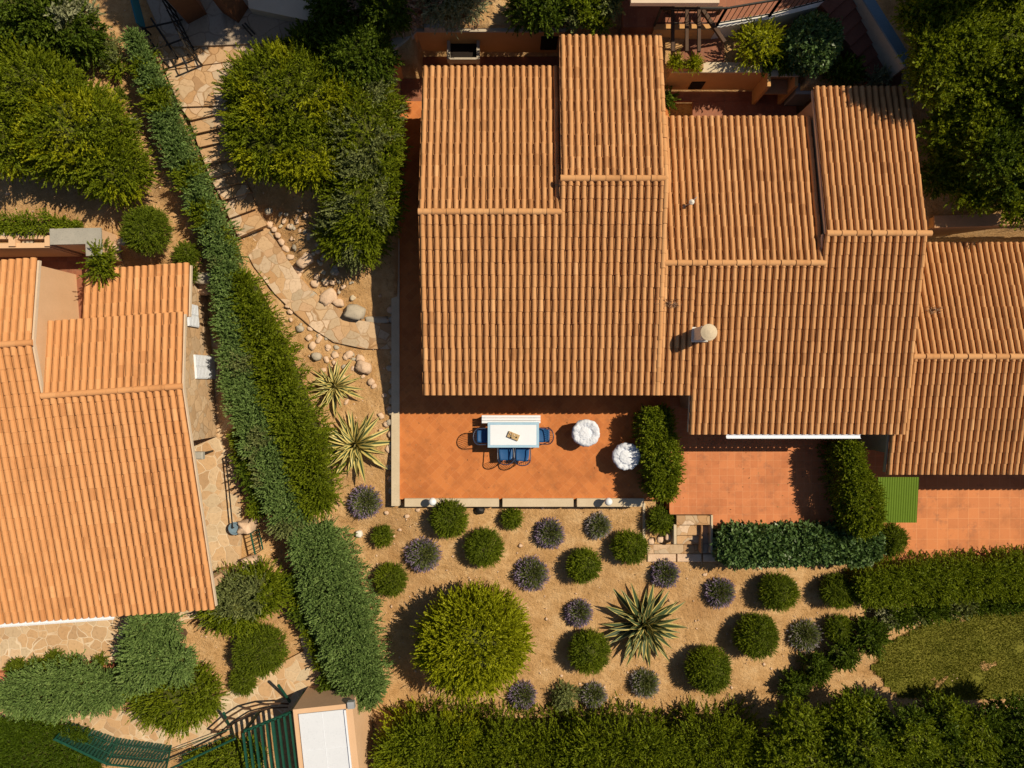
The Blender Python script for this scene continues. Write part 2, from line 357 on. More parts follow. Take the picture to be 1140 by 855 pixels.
# left house pit
cL,sL=math.cos(LH_A),math.sin(LH_A)
lx=(XX-LH_O[0])*cL+(YY-LH_O[1])*sL; ly=-(XX-LH_O[0])*sL+(YY-LH_O[1])*cL
mk=(lx<-.7)&(lx>-9)&(ly>-4.9)&(ly<3.4); ZZ[mk]=np.minimum(ZZ[mk],.1)
mk=(lx<-2.75)&(lx>-9)&(ly>1.5)&(ly<4.35); ZZ[mk]=np.minimum(ZZ[mk],1.3)
nx,ny=len(xs),len(ys)
me=bpy.data.meshes.new('ground')
idx=np.arange(nx*ny).reshape(ny,nx)
q=np.stack([idx[:-1,:-1],idx[:-1,1:],idx[1:,1:],idx[1:,:-1]],-1).reshape(-1,4)
def np_mesh(name,V,Q,mats,tint=None,midx=None,parent=None,smooth=False,loc=None):
    me=bpy.data.meshes.new(name)
    V=np.asarray(V,dtype=np.float32)
    o3=full_origin(parent) if loc is None else np.array(loc,float)
    V=V-o3.astype(np.float32)
    n=Q.shape[1]
    me.vertices.add(len(V)); me.vertices.foreach_set('co',V.ravel())
    me.loops.add(Q.size); me.loops.foreach_set('vertex_index',Q.ravel().astype(np.int32))
    me.polygons.add(len(Q)); me.polygons.foreach_set('loop_start',(np.arange(len(Q))*n).astype(np.int32))
    for mm in (mats if isinstance(mats,(list,tuple)) else [mats]): me.materials.append(MT(mm))
    if midx is not None: me.polygons.foreach_set('material_index',midx.astype(np.int32))
    if smooth: me.polygons.foreach_set('use_smooth',np.ones(len(Q),bool))
    if tint is not None:
        at=me.attributes.new('tint','FLOAT','FACE'); at.data.foreach_set('value',tint.astype(np.float32))
    me.update(calc_edges=True)
    o=bpy.data.objects.new(name,me); C.objects.link(o)
    if parent is not None: o.parent=parent
    elif loc is not None: o.location=loc
    return o
g=np_mesh('ground',np.stack([XX.ravel(),YY.ravel(),ZZ.ravel()],1),q,'sandy soil',smooth=True); tag(g,kind='structure')

# ------------------------------------------------------------------ path
def slab_rows(rows, name, mat, step, thick=.35):
    b=MB()
    for i in range(len(rows)-1):
        (l0,r0,z0),(l1,r1,z1)=rows[i],rows[i+1]
        if step: z1=z0
        e=.03 if step else 0
        P=[W(*l0,z0),W(*r0,z0),W(*r1,z1),W(*l1,z1)]
        if step and i>0: # nosing: the tread overhangs the riser by a few centimetres
            d_=Vector((P[3][0]-P[0][0],P[3][1]-P[0][1])).normalized()*.022
            P[2]=(P[2][0]+d_.x,P[2][1]+d_.y,z1); P[3]=(P[3][0]+d_.x,P[3][1]+d_.y,z1)
            b.prism([p[:2] for p in P],[p[2]-.06 for p in P],[p[2] for p in P])
            P[2]=(P[2][0]-d_.x*2,P[2][1]-d_.y*2,z1); P[3]=(P[3][0]-d_.x*2,P[3][1]-d_.y*2,z1); z_=.062
            b.prism([p[:2] for p in P],[p[2]-thick for p in P],[p[2]-z_ for p in P]); continue
        b.prism([p[:2] for p in P],[p[2]-thick for p in P],[p[2] for p in P])
    o=b.build(name,mat); return tag(o,kind='structure')
slab_rows(PATH,'path','pink flagstone',True)
slab_rows([(l,r,z) for l,r,z in PATH2],'path','pink flagstone',False)
# thin dark-edged kerb boards along the path: raised stone kerb
def kerb(pts, w, h, name='path_kerb', mat='grey stone'):
    b=MB()
    for (a,z0),(c,z1) in zip(pts[:-1],pts[1:]):
        p=Vector(W(*a,z0)); q2=Vector(W(*c,z1)); d=(q2-p); d.z=0; nrm=Vector((-d.y,d.x,0)).normalized()*w/2
        P=[p-nrm,q2-nrm,q2+nrm,p+nrm]
        b.prism([(v.x,v.y) for v in P],[v.z-.3 for v in P],[v.z+h for v in P])
    return tag(b.build(name,mat),kind='structure')
# west side paving of the lower-left house
def sheet(name,pts,mat,thick=.3):
    b=MB(); P=[W(px,py,z) for px,py,z in pts]
    b.prism([p[:2] for p in P],[p[2]-thick for p in P],[p[2] for p in P]); return tag(b.build(name,mat),kind='structure')
sheet('side_paving',[(228,300,.36),(252,300,.36),(262,480,.36),(268,560,.36),(268,640,.36),(215,640,.36),(200,480,.36),(205,330,.36)],'jointed flagstone')
sheet('porch_paving',[(0,610,.36),(225,610,.36),(240,655,.36),(245,672,.36),(130,735,.36),(118,765,.36),(-60,772,.36),(-60,610,.36)],'jointed flagstone')
b=MB()
rows=[((322,655),(342,648),.08),((330,690),(352,685),.02),((338,725),(362,735),-.02),((300,745),(350,778),.0),((255,770),(285,808),.06),((200,788),(215,832),.1),((150,792),(150,835),.12),((100,790),(95,815),.15),((40,785),(30,805),.22),((-30,785),(-30,800),.25)]
slab_rows(rows,'lower_path','jointed flagstone',False,.3)
sheet('upper_paving',[(150,-30,2.32),(372,-30,2.32),(365,42,2.32),(300,48,2.32),(192,52,2.32),(176,30,2.32)],'grey flagstone',.5)

# ------------------------------------------------------------------ terraces (structure)
def rect_slab(name,x0,x1,y0,y1,z,mat,thick=.5):
    b=MB(); b.box(((x0+x1)/2,(y0+y1)/2,z-thick/2),(x1-x0,y1-y0,thick)); return tag(b.build(name,mat),kind='structure')
rect_slab('main_terrace',-3.62,5.02,-3.68,8.98,0,'terrace tile diagonal',1.0)
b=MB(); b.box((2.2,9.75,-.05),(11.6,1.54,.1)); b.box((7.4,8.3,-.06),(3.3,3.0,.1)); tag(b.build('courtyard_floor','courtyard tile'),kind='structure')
b=MB(); b.prism([(5.02,3.0),(5.02,-4.17),(6.38,-4.17),(6.38,-4.62),(10.35,-4.62),(10.35,3.0)][::-1],-1.1,-.05); tag(b.build('middle_terrace','terrace tile'),kind='structure')
rect_slab('lower_patio',11.0,24,-6.55,-1.6,-2.0,'patio tile',.5)
rect_slab('passage_floor',11.5,24,3.6,4.7,-.9,'courtyard tile',.3)

def coping(name,label,cat,segs,mat,z0,z1,group=None):
    b=MB()
    for poly in segs: b.prism(poly,z0,z1)
    return tag(b.build(name,mat),label,cat,group)
# low wall round the main terrace: west run and three south blocks
coping('low_wall','long straight concrete kerb wall along the west edge of the orange dining terrace','wall',
   [[(-3.82,-3.88),(-3.57,-3.88),(-3.57,4.6),(-3.82,4.6)]],'curb concrete',-.6,.09)
for k,(xa,xb,lab) in enumerate([(450.5,555.5,'pale concrete kerb block at terrace edge beside the left globe lamp'),(559.5,638.5,'middle pale concrete kerb block along the south edge of the dining terrace'),(642.5,717,'pale concrete kerb block at terrace edge ending at the clipped hedge')]):
    x0=(xa-CX)*(H-.1)/F; x1=(xb-CX)*(H-.1)/F
    coping('low_wall',lab,'wall',[[(x0,-3.9),(x1,-3.9),(x1,-3.64),(x0,-3.64)]],'curb concrete',-.7,.1,'kerb blocks along the dining terrace')

# ------------------------------------------------------------------ tiled roofs
def ident(x,y,z): return (x,y,z)
def tile_roof(name,parent,x0,x1,ylo,yhi,zf,down,T=ident,mat='terracotta roof',pitch=.19,expo=.335,soffit='pale stucco',seed=0,edge_hi=True):
    """down=-1: slope falls towards low y (eave at ylo); down=+1: falls towards high y (eave at yhi)"""
    r=random.Random(seed); b=MB(); n=max(2,round((x1-x0)/pitch)); dx=(x1-x0)/n
    K=6
    for i in range(n):
        xc=x0+dx*(i+.5); yl,yh=ylo(xc),yhi(xc); L=yh-yl; nc=max(1,math.ceil(L/expo))
        coltint=r.uniform(-.08,.08)
        # pan under the covers
        for sgn in (0,1):
            pass
        pan=[]
        for j,(ox,oz) in enumerate(((-.5,.0),(-.2,-.06),(.2,-.06),(.5,.0))):
            for yy in (yl,yh): pan.append(T(xc+ox*dx+dx*.5*0, yy, zf(yy)+oz+.012))
        b.add(pan,[(0,2,3,1),(2,4,5,3),(4,6,7,5)],0,.12+coltint)
        off=r.uniform(-.012,.012)
        for c in range(nc):
            # distance from the eave up the slope
            d0=c*expo+(off if c>0 else 0); d1=min((c+1)*expo+.06+off,L)
            if d1-d0<.05: continue
            wob=r.uniform(-.008,.008); tt=min(1,max(0,.5+coltint*.7+r.gauss(0,.085)))
            if r.random()<.03: tt=r.choice((0.02,.98))
            rings=[]
            for d,rad,lift in ((d0,.070,.020),(d1,.061,.006)):
                y=(yl+d) if down<0 else (yh-d); z=zf(y)
                ring=[]
                for k in range(K+1):
                    a=math.pi*k/K
                    ring.append(T(xc+wob-math.cos(a)*rad*(dx/.19)*1.02,y,z+lift+math.sin(a)*rad*1.25))
                rings.append(ring)
            th=.014
            # inner lip at the lower end gives each tile an edge thickness
            d=d0; y=(yl+d) if down<0 else (yh-d); z=zf(y)
            lip=[]
            for k in range(K+1):
                a=math.pi*k/K
                lip.append(T(xc+wob-math.cos(a)*(.070-th)*(dx/.19),y,z+.022+math.sin(a)*(.070-th)*1.25-.004))
            vs=rings[0]+rings[1]+lip; m=K+1
            fs=[]
            for k in range(K):
                f1=(k,k+1,m+k+1,m+k); f2=(2*m+k,2*m+k+1,k+1,k)
                fs+= [f1[::-1],f2[::-1]] if down>0 else [f1,f2]
            b.add(vs,fs,0,tt)
    # deck below the tiles, in runs of equal limits
    runs=[]; i=0
    while i<n:
        xc=x0+dx*(i+.5); key=(round(ylo(xc),3),round(yhi(xc),3)); j=i
        while j<n and (round(ylo(x0+dx*(j+.5)),3),round(yhi(x0+dx*(j+.5)),3))==key: j+=1
        runs.append((x0+dx*i,x0+dx*j,key)); i=j
    for xa,xb,(yl,yh) in runs:
        ya=yl+(.06 if down<0 else 0); yb=yh-(.06 if down>0 else 0)
        P=[(xa,ya),(xb,ya),(xb,yb),(xa,yb)]
        top=[T(x,y,zf(y)-.062) for x,y in P]; bot=[T(x,y,zf(y)-.16) for x,y in P]
        b.add(bot+top,[(3,2,1,0),(4,5,6,7),(0,1,5,4),(1,2,6,5),(2,3,7,6),(3,0,4,7)],1,.5)
    return b.build(name,[mat,soffit],parent)
def ridge_row(parent,xa,xb,y,z,T=ident,mat='terracotta roof',rad=.088,seed=0,name='ridge_cap',along='x'):
    r=random.Random(seed); b=MB(); L=xb-xa; n=max(1,round(abs(L)/.4)); K=8
    for i in range(n):
        a0=xa+L*i/n; a1=xa+L*(i+1)/n+.03; jz=r.uniform(-.008,.010)
        tt=min(1,max(0,.62+r.gauss(0,.13))); rings=[]
        for q,(xx,rd) in enumerate(((a0,rad*1.05),(a1,rad*.93))):
            rings.append([T(xx,y-math.cos(math.pi*k/K)*rd,z+jz+(.012 if q==0 else 0)+math.sin(math.pi*k/K)*rd) if along=='x' else T(y-math.cos(math.pi*k/K)*rd,xx,z(xx)+jz+(.012 if q==0 else 0)+math.sin(math.pi*k/K)*rd) for k in range(K+1)])
        m=K+1; vs=rings[0]+rings[1]; fs=[(k,m+k,m+k+1,k+1) for k in range(K)]
        fs+=[tuple(range(0,m)),tuple(range(2*m-1,m-1,-1))]
        b.add(vs,fs,0,tt)
    return b.build(name,[mat],parent)
def verge_row(parent,x,ya,yb,zf,T=ident,mat='terracotta roof',rad=.075,seed=0):
    return ridge_row(parent,ya,yb,x,lambda y:zf(y)+.015,T,mat,rad,seed,'verge_tiles','y')
def block_wall(b,x0,x1,prof,T=ident,m=0):
    """prism along x of a (y,z) outline"""
    vs=[T(x0,y,z) for y,z in prof]+[T(x1,y,z) for y,z in prof]; n=len(prof)
    fs=[tuple(range(n)),tuple(range(2*n-1,n-1,-1))]+[(i,n+i,n+(i+1)%n,(i+1)%n) for i in range(n)]
    b.add(vs,fs,m)

def ysolve(py,z0,y0,p): # y on plane z=z0+p*(y-y0) seen at photo row py
    k=(CY-py)/F; return k*(H-z0+p*y0)/(1+k*p)
ZE=2.10; PF=.195; YE=(CY-440)/F*(H-ZE)
zfront=lambda y: ZE+PF*(y-YE)
yR1=ysolve(236,ZE,YE,PF); yR2=ysolve(199,ZE,YE,PF); yR3=ysolve(293,ZE,YE,PF); yR4=ysolve(260,ZE,YE,PF); yE2=ysolve(483.5,ZE,YE,PF)
XA,XB,XC,XD,XE,XS=-2.56,1.34,4.17,8.66,11.44,5.10
PB=.2
zb1=lambda y: zfront(yR1)-PB*(y-yR1); zb2=lambda y: zfront(yR2)-PB*(y-yR2)
zb3=lambda y: zfront(yR3)-PB*(y-yR3); zb4=lambda y: zfront(yR4)-PB*(y-yR4)
yT1=ysolve(74.5,zfront(yR1),yR1,-PB); yT2=ysolve(40,zfront(yR2),yR2,-PB); yT3=ysolve(130,zfront(yR3),yR3,-PB); yT4=ysolve(97,zfront(yR4),yR4,-PB)
house=empty('terracotta_house',(4.2,3,0),'large stepped house with weathered terracotta tile roofs and round capped chimney between terrace and courtyard','house')
rf1=tile_roof('roof',house,XA,XC,lambda x:YE,lambda x:yR1 if x<XB else yR2,zfront,-1,seed=1)
rf2=tile_roof('roof',house,XC,XE,lambda x:YE if x<XS else yE2,lambda x:yR3 if x<XD else yR4,zfront,-1,seed=2)
rb1=tile_roof('roof',house,XA,XB,lambda x:yR1,lambda x:yT1,zb1,1,seed=3)
rb2=tile_roof('roof',house,XB,XC,lambda x:yR2,lambda x:yT2,zb2,1,seed=4)
rb3=tile_roof('roof',house,XC,XD,lambda x:yR3,lambda x:yT3,zb3,1,seed=5)
rb4=tile_roof('roof',house,XD,XE,lambda x:yR4,lambda x:yT4,zb4,1,seed=6)
ridge_row(rb1,XA,XB,yR1,zfront(yR1)+.03,seed=1); ridge_row(rb2,XB-.03,XC,yR2,zfront(yR2)+.03,seed=2)
ridge_row(rb3,XC,XD,yR3,zfront(yR3)+.03,seed=3); ridge_row(rb4,XD-.03,XE+.05,yR4,zfront(yR4)+.03,seed=4)
verge_row(rf1,XC,YE,yR2,lambda y:zfront(y)+.03,seed=5)
verge_row(rb2,XC,yR2,yT2,lambda y:zb2(y),seed=6)
b=MB()
def prof(yl,yh,yr,zf_,zb_,base): return [(yl,base),(yl,zf_(yl)-.12),(yr,zf_(yr)-.12),(yh,zb_(yh)-.12),(yh,base)]
block_wall(b,XA+.25,XB+.06,prof(YE+.75,yT1-.35,yR1,zfront,zb1,-.5))
block_wall(b,XB+.065,XC-.06,prof(YE+.76,yT2-.35,yR2,zfront,zb2,-.5))
block_wall(b,XC-.055,XD+.03,prof(YE+.77,yT3-.35,yR3,zfront,zb3,-.5))
block_wall(b,XD+.035,XE-.25,prof(yE2+.7,yT4-.35,yR4,zfront,zb4,-.5))
block_wall(b,XS+.25,XD+.03,[(yE2+.71,-.5),(yE2+.71,zfront(yE2+.71)-.12),(YE+.775,zfront(YE+.775)-.13),(YE+.775,-.5)])
b.build('wall','peach stucco',house)
# doors and shutters under the porch eaves
for x,w,y in ((-.9,1.0,YE+.75),(1.2,1.4,YE+.75),(3.2,1.0,YE+.76),(7.0,1.6,yE2+.7),(9.6,1.0,yE2+.69)):
    d=MB(); d.box((x,y-.02,1.02),(w,.05,2.0)); dd=d.build('door','brown wood',house)
    d=MB(); d.tube([(x+w*.4,y-.06,1.0),(x+w*.4,y-.1,1.0),(x+w*.32,y-.1,1.0)],.012,6); d.build('handle','zinc',dd)
gb=MB(); gx0,gx1=W(808,486,1.85)[0],W(957,486,1.85)[0]; gy=yE2-.06
K=8; pr=[(-math.cos(math.pi*k/K)*.06,-math.sin(math.pi*k/K)*.06) for k in range(K+1)]+[(math.cos(math.pi*k/K)*.048,-.004-math.sin(math.pi*k/K)*.045) for k in range(K+1)]
block_wall(gb,gx0,gx1,[(gy+a,1.93+c) for a,c in pr]); gb.build('gutter','white paint',house)
cz=zfront(1.36); cx0,cy0=5.30,1.38
ch=MB(); ch.box((cx0-.02,cy0,cz+.42),(.34,.34,1.0),0,0,.5,.015); ch.box((cx0-.02,cy0,cz+.05),(.46,.42,.16),0,0,.5,.02)
cho=ch.build('chimney','white stucco',house)
cp=MB(); cp.lathe([(.19,.86),(.20,.9),(.225,.92),(.225,.96),(.12,1.0),(.012,1.025)],(cx0,cy0,cz),32); cp.build('chimney_cap','curb concrete',cho)

wing=empty('terracotta_house',(15,1,-2),'lower tiled house wing at the right edge with a green canopy in front','house')
wzr=2.0; wyr=ysolve(397,wzr,0,0); wpf=.2; wpb=.27
wf=lambda y: wzr+wpf*(y-wyr); wb=lambda y: wzr-wpb*(y-wyr)
wye=ysolve(528,wzr,wyr,wpf); wyt=ysolve(270,wzr,wyr,-wpb)
WX0,WX1=11.17,24.0
w1=tile_roof('roof',wing,WX0,WX1,lambda x:wye,lambda x:wyr,wf,-1,seed=11)
w2=tile_roof('roof',wing,WX0+.0,WX1,lambda x:wyr,lambda x:wyt,wb,1,seed=12)
ridge_row(w2,WX0+.35,WX1,wyr,wzr+.03,seed=13)
b=MB(); block_wall(b,WX0+.16,WX1-.4,prof(wye+.62,wyt-.3,wyr,wf,wb,-2.5)); b.build('wall','white stucco',wing)
for x in (13.2,15.6,17.8):
    d=MB(); d.box((x,wye+.6,-.95),(1.1,.06,2.1)); dd=d.build('door','brown wood',wing)
    d=MB(); d.tube([(x+.45,wye+.56,-.95),(x+.45,wye+.5,-.95),(x+.36,wye+.5,-.95)],.012,6); d.build('handle','zinc',dd)

# green corrugated canopy on posts
can=empty('canopy',(11.7,-3.5,-2),'bright green corrugated sheet canopy on posts beside the clipped hedge and orange patio','canopy')
b=MB(); ca=W(977,531,1.02); cb=W(1021,582,.95); nn=17*6; vs=[]; 
for yy,zz in ((ca[1],1.05),(cb[1],.93)):
    for layer in (0,-.012):
        for i in range(nn+1):
            vs.append((ca[0]+(cb[0]-ca[0])*i/nn,yy,zz+layer+.006*math.sin(i/6*2*math.pi)))
m=nn+1; fs=[]
for i in range(nn):
    fs+=[(i,2*m+i,2*m+i+1,i+1)[::-1],(m+i,m+i+1,3*m+i+1,3*m+i)[::-1],(i,i+1,m+i+1,m+i)[::-1],(2*m+i,3*m+i,3*m+i+1,2*m+i+1)[::-1]]
b.add(vs,fs); b.build('roof_sheet','green sheet',can)
for x,y in ((ca[0]+.08,cb[1]+.1),(cb[0]-.06,cb[1]+.1)):
    p=MB(); p.box((x,y,-.55),(.06,.06,2.92)); p.build('post','green paint',can)
p=MB(); p.box(((ca[0]+cb[0])/2,cb[1]+.1,.9),(cb[0]-ca[0]-.1,.05,.06)); p.build('beam','green paint',can)
p=MB(); p.box(((ca[0]+cb[0])/2,ca[1]-.05,.97),(cb[0]-ca[0]-.1,.05,.06)); p.build('beam','green paint',can)

# ------------------------------------------------------------------ left house
lh=empty('terracotta_house',(-11.5,-2,.3),'bright orange tiled house on the left with peach gable wall and white shutters','house')
LZ=3.35; lpf=.168; lpb=.2
lf=lambda y: LZ+lpf*y
l2=lambda y: LZ-lpb*y
yl4=1.43; z4=lf(yl4); l5=lambda y: z4-.2*(y-yl4)
l3=lambda y: 2.74-.2*(y-1.86)
OM='orange roof'
f1=tile_roof('roof',lh,-8.0,0.0,lambda x:-6.36,lambda x:0 if x>-3.76 else yl4,lf,-1,LH,OM,seed=21,pitch=.2,expo=.34)
f2=tile_roof('roof',lh,-3.76,0,lambda x:0,lambda x:2.06,l2,1,LH,OM,seed=22,pitch=.2,expo=.34)
f3=tile_roof('roof',lh,-2.95,.02,lambda x:1.95,lambda x:3.5,l3,1,LH,OM,seed=23,pitch=.2,expo=.34)
f5=tile_roof('roof',lh,-8.0,-3.80,lambda x:yl4,lambda x:3.78,l5,1,LH,OM,seed=24,pitch=.2,expo=.34)
ridge_row(f2,-3.76,0,0,LZ+.03,LH,OM,seed=25); ridge_row(f5,-8.0,-3.78,yl4,z4+.03,LH,OM,seed=26)
b=MB()
block_wall(b,-8.0,-3.86,[(-4.8,.0),(-4.8,lf(-4.8)-.15),(yl4,z4-.13),(3.6,l5(3.6)-.13),(3.6,.0)],LH)
block_wall(b,-3.855,-.5,[(-1.5,.05),(-1.5,lf(-1.5)-.13),(0,LZ-.13),(1.95,l2(1.95)-.13),(1.95,.05)],LH)
block_wall(b,-2.85,-.45,[(1.9,.05),(1.9,l3(1.9)-.13),(3.35,l3(3.35)-.13),(3.35,.05)],LH)
b.build('wall','peach stucco',lh)
b=MB(); block_wall(b,-.497,-.42,[(-1.55,.2),(-1.55,lf(-1.55)-.2),(0,LZ-.2),(1.88,l2(1.88)-.2),(1.88,.2)],LH); block_wall(b,-.447,-.40,[(1.93,.2),(1.93,l3(1.95)-.16),(3.4,l3(3.4)-.16),(3.4,.2)],LH); b.build('stone_cladding','stone cladding',lh)
# porch posts and back wall
b=MB(); block_wall(b,-3.85,-.9,[(-1.60,.05),(-1.60,2.9),(-1.52,2.9),(-1.52,.05)],LH); b.build('porch_wall','peach stucco',lh)
for lx_ in (-.35,-3.2):
    p=MB(); q_=LH(lx_,-5.75); p.box((q_[0],q_[1],1.3),(.26,.26,2.1),LH_A); p.build('pillar','peach stucco',lh)
b=MB(); block_wall(b,-8,-.3,[(-5.85,2.1),(-5.85,lf(-5.85)-.15),(-5.65,lf(-5.65)-.15),(-5.65,2.1)],LH); b.build('beam','dark wood',lh)
def shutter(y0,y1,z0,z1,name,x=-.415):
    p=MB(); 
    def bx(a0,a1,ya,yb,za,zb): block_wall(p,a0,a1,[(ya,za),(ya,zb),(yb,zb),(yb,za)],LH)
    bx(x,x+.05,y0,y1,z0,z1)
    o=p.build(name,'white paint',lh)
    p=MB(); n=2
    for i in range(n):
        a=y0+(y1-y0)*(i+.08)/n; c=y0+(y1-y0)*(i+.92)/n
        nn=max(3,int((z1-z0)/.09))
        for k in range(nn):
            za=z0+(z1-z0)*(k+.15)/nn; bx(x+.052,x+.066,a,c,za,za+(z1-z0)/nn*.62)
    p.build('slats','white panel',o)
def ly_of(px,py,z): 
    p=W(px,py,z); return -(p[0]-LH_O[0])*sL+(p[1]-LH_O[1])*cL
shutter(ly_of(214,364,1.6),ly_of(214,339,1.6),1.30,1.95,'window',-.395)
shutter(ly_of(226,422,1.0),ly_of(224,396,1.0),.36,1.66,'shutter_door')
# white gutter on the south eave
gb=MB(); block_wall(gb,-8,-2.95,[(-6.42+a,lf(-6.4)-.03+c) for a,c in pr],LH); gb.build('gutter','white paint',lh)
# courtyard floor + retaining wall behind the left house
P=[LH(-8,1.5),LH(-2.8,1.5),LH(-2.8,4.4),LH(-8,4.4)]; b=MB(); b.prism([p[:2] for p in P],.9,1.38); tag(b.build('courtyard_floor','courtyard tile'),kind='structure')
def wall_run(name,label,pts,th,zb,zt,mat,capmat=None,over=.03,parent=None,closed=False,cat='wall'):
    """pts are world xy of the wall centre line"""
    root=empty(name,(pts[0][0],pts[0][1],zb),label,cat) if parent is None else parent
    n=len(pts); off=[]
    for i in range(n):
        p=Vector(pts[i]); d0=(Vector(pts[i])-Vector(pts[i-1])).normalized() if i>0 else None; d1=(Vector(pts[i+1])-p).normalized() if i<n-1 else None
        d=(d0+d1).normalized() if d0 and d1 else (d0 or d1); nr=Vector((-d.y,d.x)); k=1.0
        if d0 and d1: k=1/max(.4,nr.dot(Vector((-d1.y,d1.x))))
        off.append((p,nr*k))
    def strip(w,z0,z1,nm,mt):
        b=MB(); L=[p+o*w/2 for p,o in off]; R=[p-o*w/2 for p,o in off]
        vs=[]; 
        for z in (z0,z1): vs+=[(a.x,a.y,z) for a in L]+[(a.x,a.y,z) for a in R]
        fs=[]
        for i in range(n-1):
            fs+=[(2*n+i,3*n+i,3*n+i+1,2*n+i+1),(i,i+1,n+i+1,n+i),(i,2*n+i,2*n+i+1,i+1),(n+i,n+i+1,3*n+i+1,3*n+i)]
        fs+=[(0,n,3*n,2*n),(n-1,3*n-1,4*n-1,2*n-1)]
        b.add(vs,fs); return b.build(nm,mt,root)
    strip(th,zb,zt,'wall_body',mat)
    if capmat: strip(th+over*2,zt+.002,zt+.06,'coping',capmat)
    return root
zt=2.85
wall_run('retaining_wall','L shaped grey topped retaining wall behind the small sunken yard of the left house',[W(57,264,zt)[:2],W(105,263,zt)[:2],W(106,285,zt)[:2]],.38,.6,zt,'peach stucco','grey concrete')
pl=wall_run('planter_wall','low peach planter trough wall at the far left above the tiled roof',[W(-40,274,2.7)[:2],W(56,273,2.7)[:2]],.14,.9,2.7,'peach stucco')
wall_run('planter_wall','',[W(-40,264,2.7)[:2],W(56,264,2.7)[:2]],.10,.9,2.7,'peach stucco',parent=pl)
for pxx in (-38,15,55):
    b=MB(); q_=W(pxx,269,2.7); b.box((q_[0],q_[1],1.82),(.18,.28,1.9)); b.build('divider','peach stucco',pl)
b=MB(); p0=W(-38,269,2.4); p1=W(53,269,2.4); b.box(((p0[0]+p1[0])/2,p0[1],1.7),(p1[0]-p0[0],.12,1.6)); b.build('soil','sandy soil',pl)
b=MB(); q_=W(30,270,2.58); b.lathe([(.17,0),(.17,.04),(.15,.05)],(q_[0],q_[1],2.5),12); tag(b.build('stone_slab','grey stone'),'small pale grey slab lying in the planter trough behind the left house','slab')

# ------------------------------------------------------------------ walls on the north side
wall_run('retaining_wall','ochre retaining wall round the shaded yard behind the left part of the big roof',[(-3.75,9.55),(-2.9,10.55),(1.6,10.55)],.26,-.3,1.52,'ochre stucco','grey stone')
b=MB(); q_=W(613,53,.9); b.box((q_[0]-.05,10.41,.85),(.5,.03,.8)); tag(b.build('hatch','dark opening'),'dark square hatch in the ochre yard wall next to the raised roof','hatch','hatches in the yard walls')
b=MB(); q_=W(484,28,1.7); b.box((q_[0],q_[1],1.68),(.62,.26,.3),.0,0,.5,.02); tag(b.build('stone_block','grey concrete'),'grey concrete block set on the top of the ochre yard wall corner','block')
b=MB(); p0=W(435,52,1.75); p1=W(457,36,1.75); b.box(((p0[0]+p1[0])/2,(p0[1]+p1[1])/2,1.7),(.75,.3,.22),math.atan2(p1[1]-p0[1],p1[0]-p0[0]),0,.5,.03); tag(b.build('stone_slab','grey stone'),'long grey stone slab on the bend of the ochre wall beside dark bushes','slab')
# stone wash basin on legs
ws=empty('wash_basin',W(516,58,0),'grey stone wash basin on legs standing in the shaded yard by the ochre wall','basin')
wx,wy=(516-CX)*21.1/F,(CY-56)*21.1/F
b=MB(); 
for a,c,d,e in ((-.45,0,.09,.62),(.45,0,.09,.62),(0,.29,.81,.06),(0,-.29,.81,.06)): b.box((wx+a,wy+c,.85),(d,e,.28))
b.box((wx,wy,.72),(.81,.5,.04)); b.build('basin','grey stone',ws)
b=MB(); b.box((wx,wy,.80),(.80,.51,.01)); b.build('water','dark opening',ws)
for a in (-.42,.42): b=MB(); b.box((wx+a,wy-.12,.35),(.09,.3,.7)); b.build('leg','grey stone',ws)
# second yard
wall_run('retaining_wall','ochre retaining wall with pale stone top behind the middle roof yard',[(4.75,9.42),(7.8,9.42)],.24,-.3,1.34,'ochre stucco','curb concrete')
b=MB(); b.box((5.75,9.29,.45),(.42,.03,.5)); tag(b.build('hatch','dark opening'),'dark square hatch low in the ochre yard wall under the two potted plants','hatch','hatches in the yard walls')
bbq=empty('barbecue',(8.1,9.1,0),'ochre masonry barbecue with open shelves in the shaded yard beside the raised roof','barbecue')
b=MB(); b.box((7.68,9.13,.62),(.1,.5,1.44)); b.box((8.5,9.13,.62),(.1,.5,1.44)); b.box((8.09,9.36,.62),(.72,.05,1.44)); b.build('side_wall','ochre stucco',bbq)
b=MB(); b.box((8.09,9.3,1.38),(.92,.3,.07)); b.build('top_slab','curb concrete',bbq)
b=MB(); b.box((8.09,9.1,.75),(.72,.42,.06)); b.build('shelf','clay brick',bbq)
b=MB(); b.box((8.95,9.0,.45),(.6,.34,.9),0,0,.5,.01); tag(b.build('cabinet','zinc'),'grey metal topped cabinet beside the barbecue at the corner of the raised roof','cabinet')
rect_slab('upper_patio',4.7,6.35,9.56,11.0,1.34,'courtyard tile',.4)
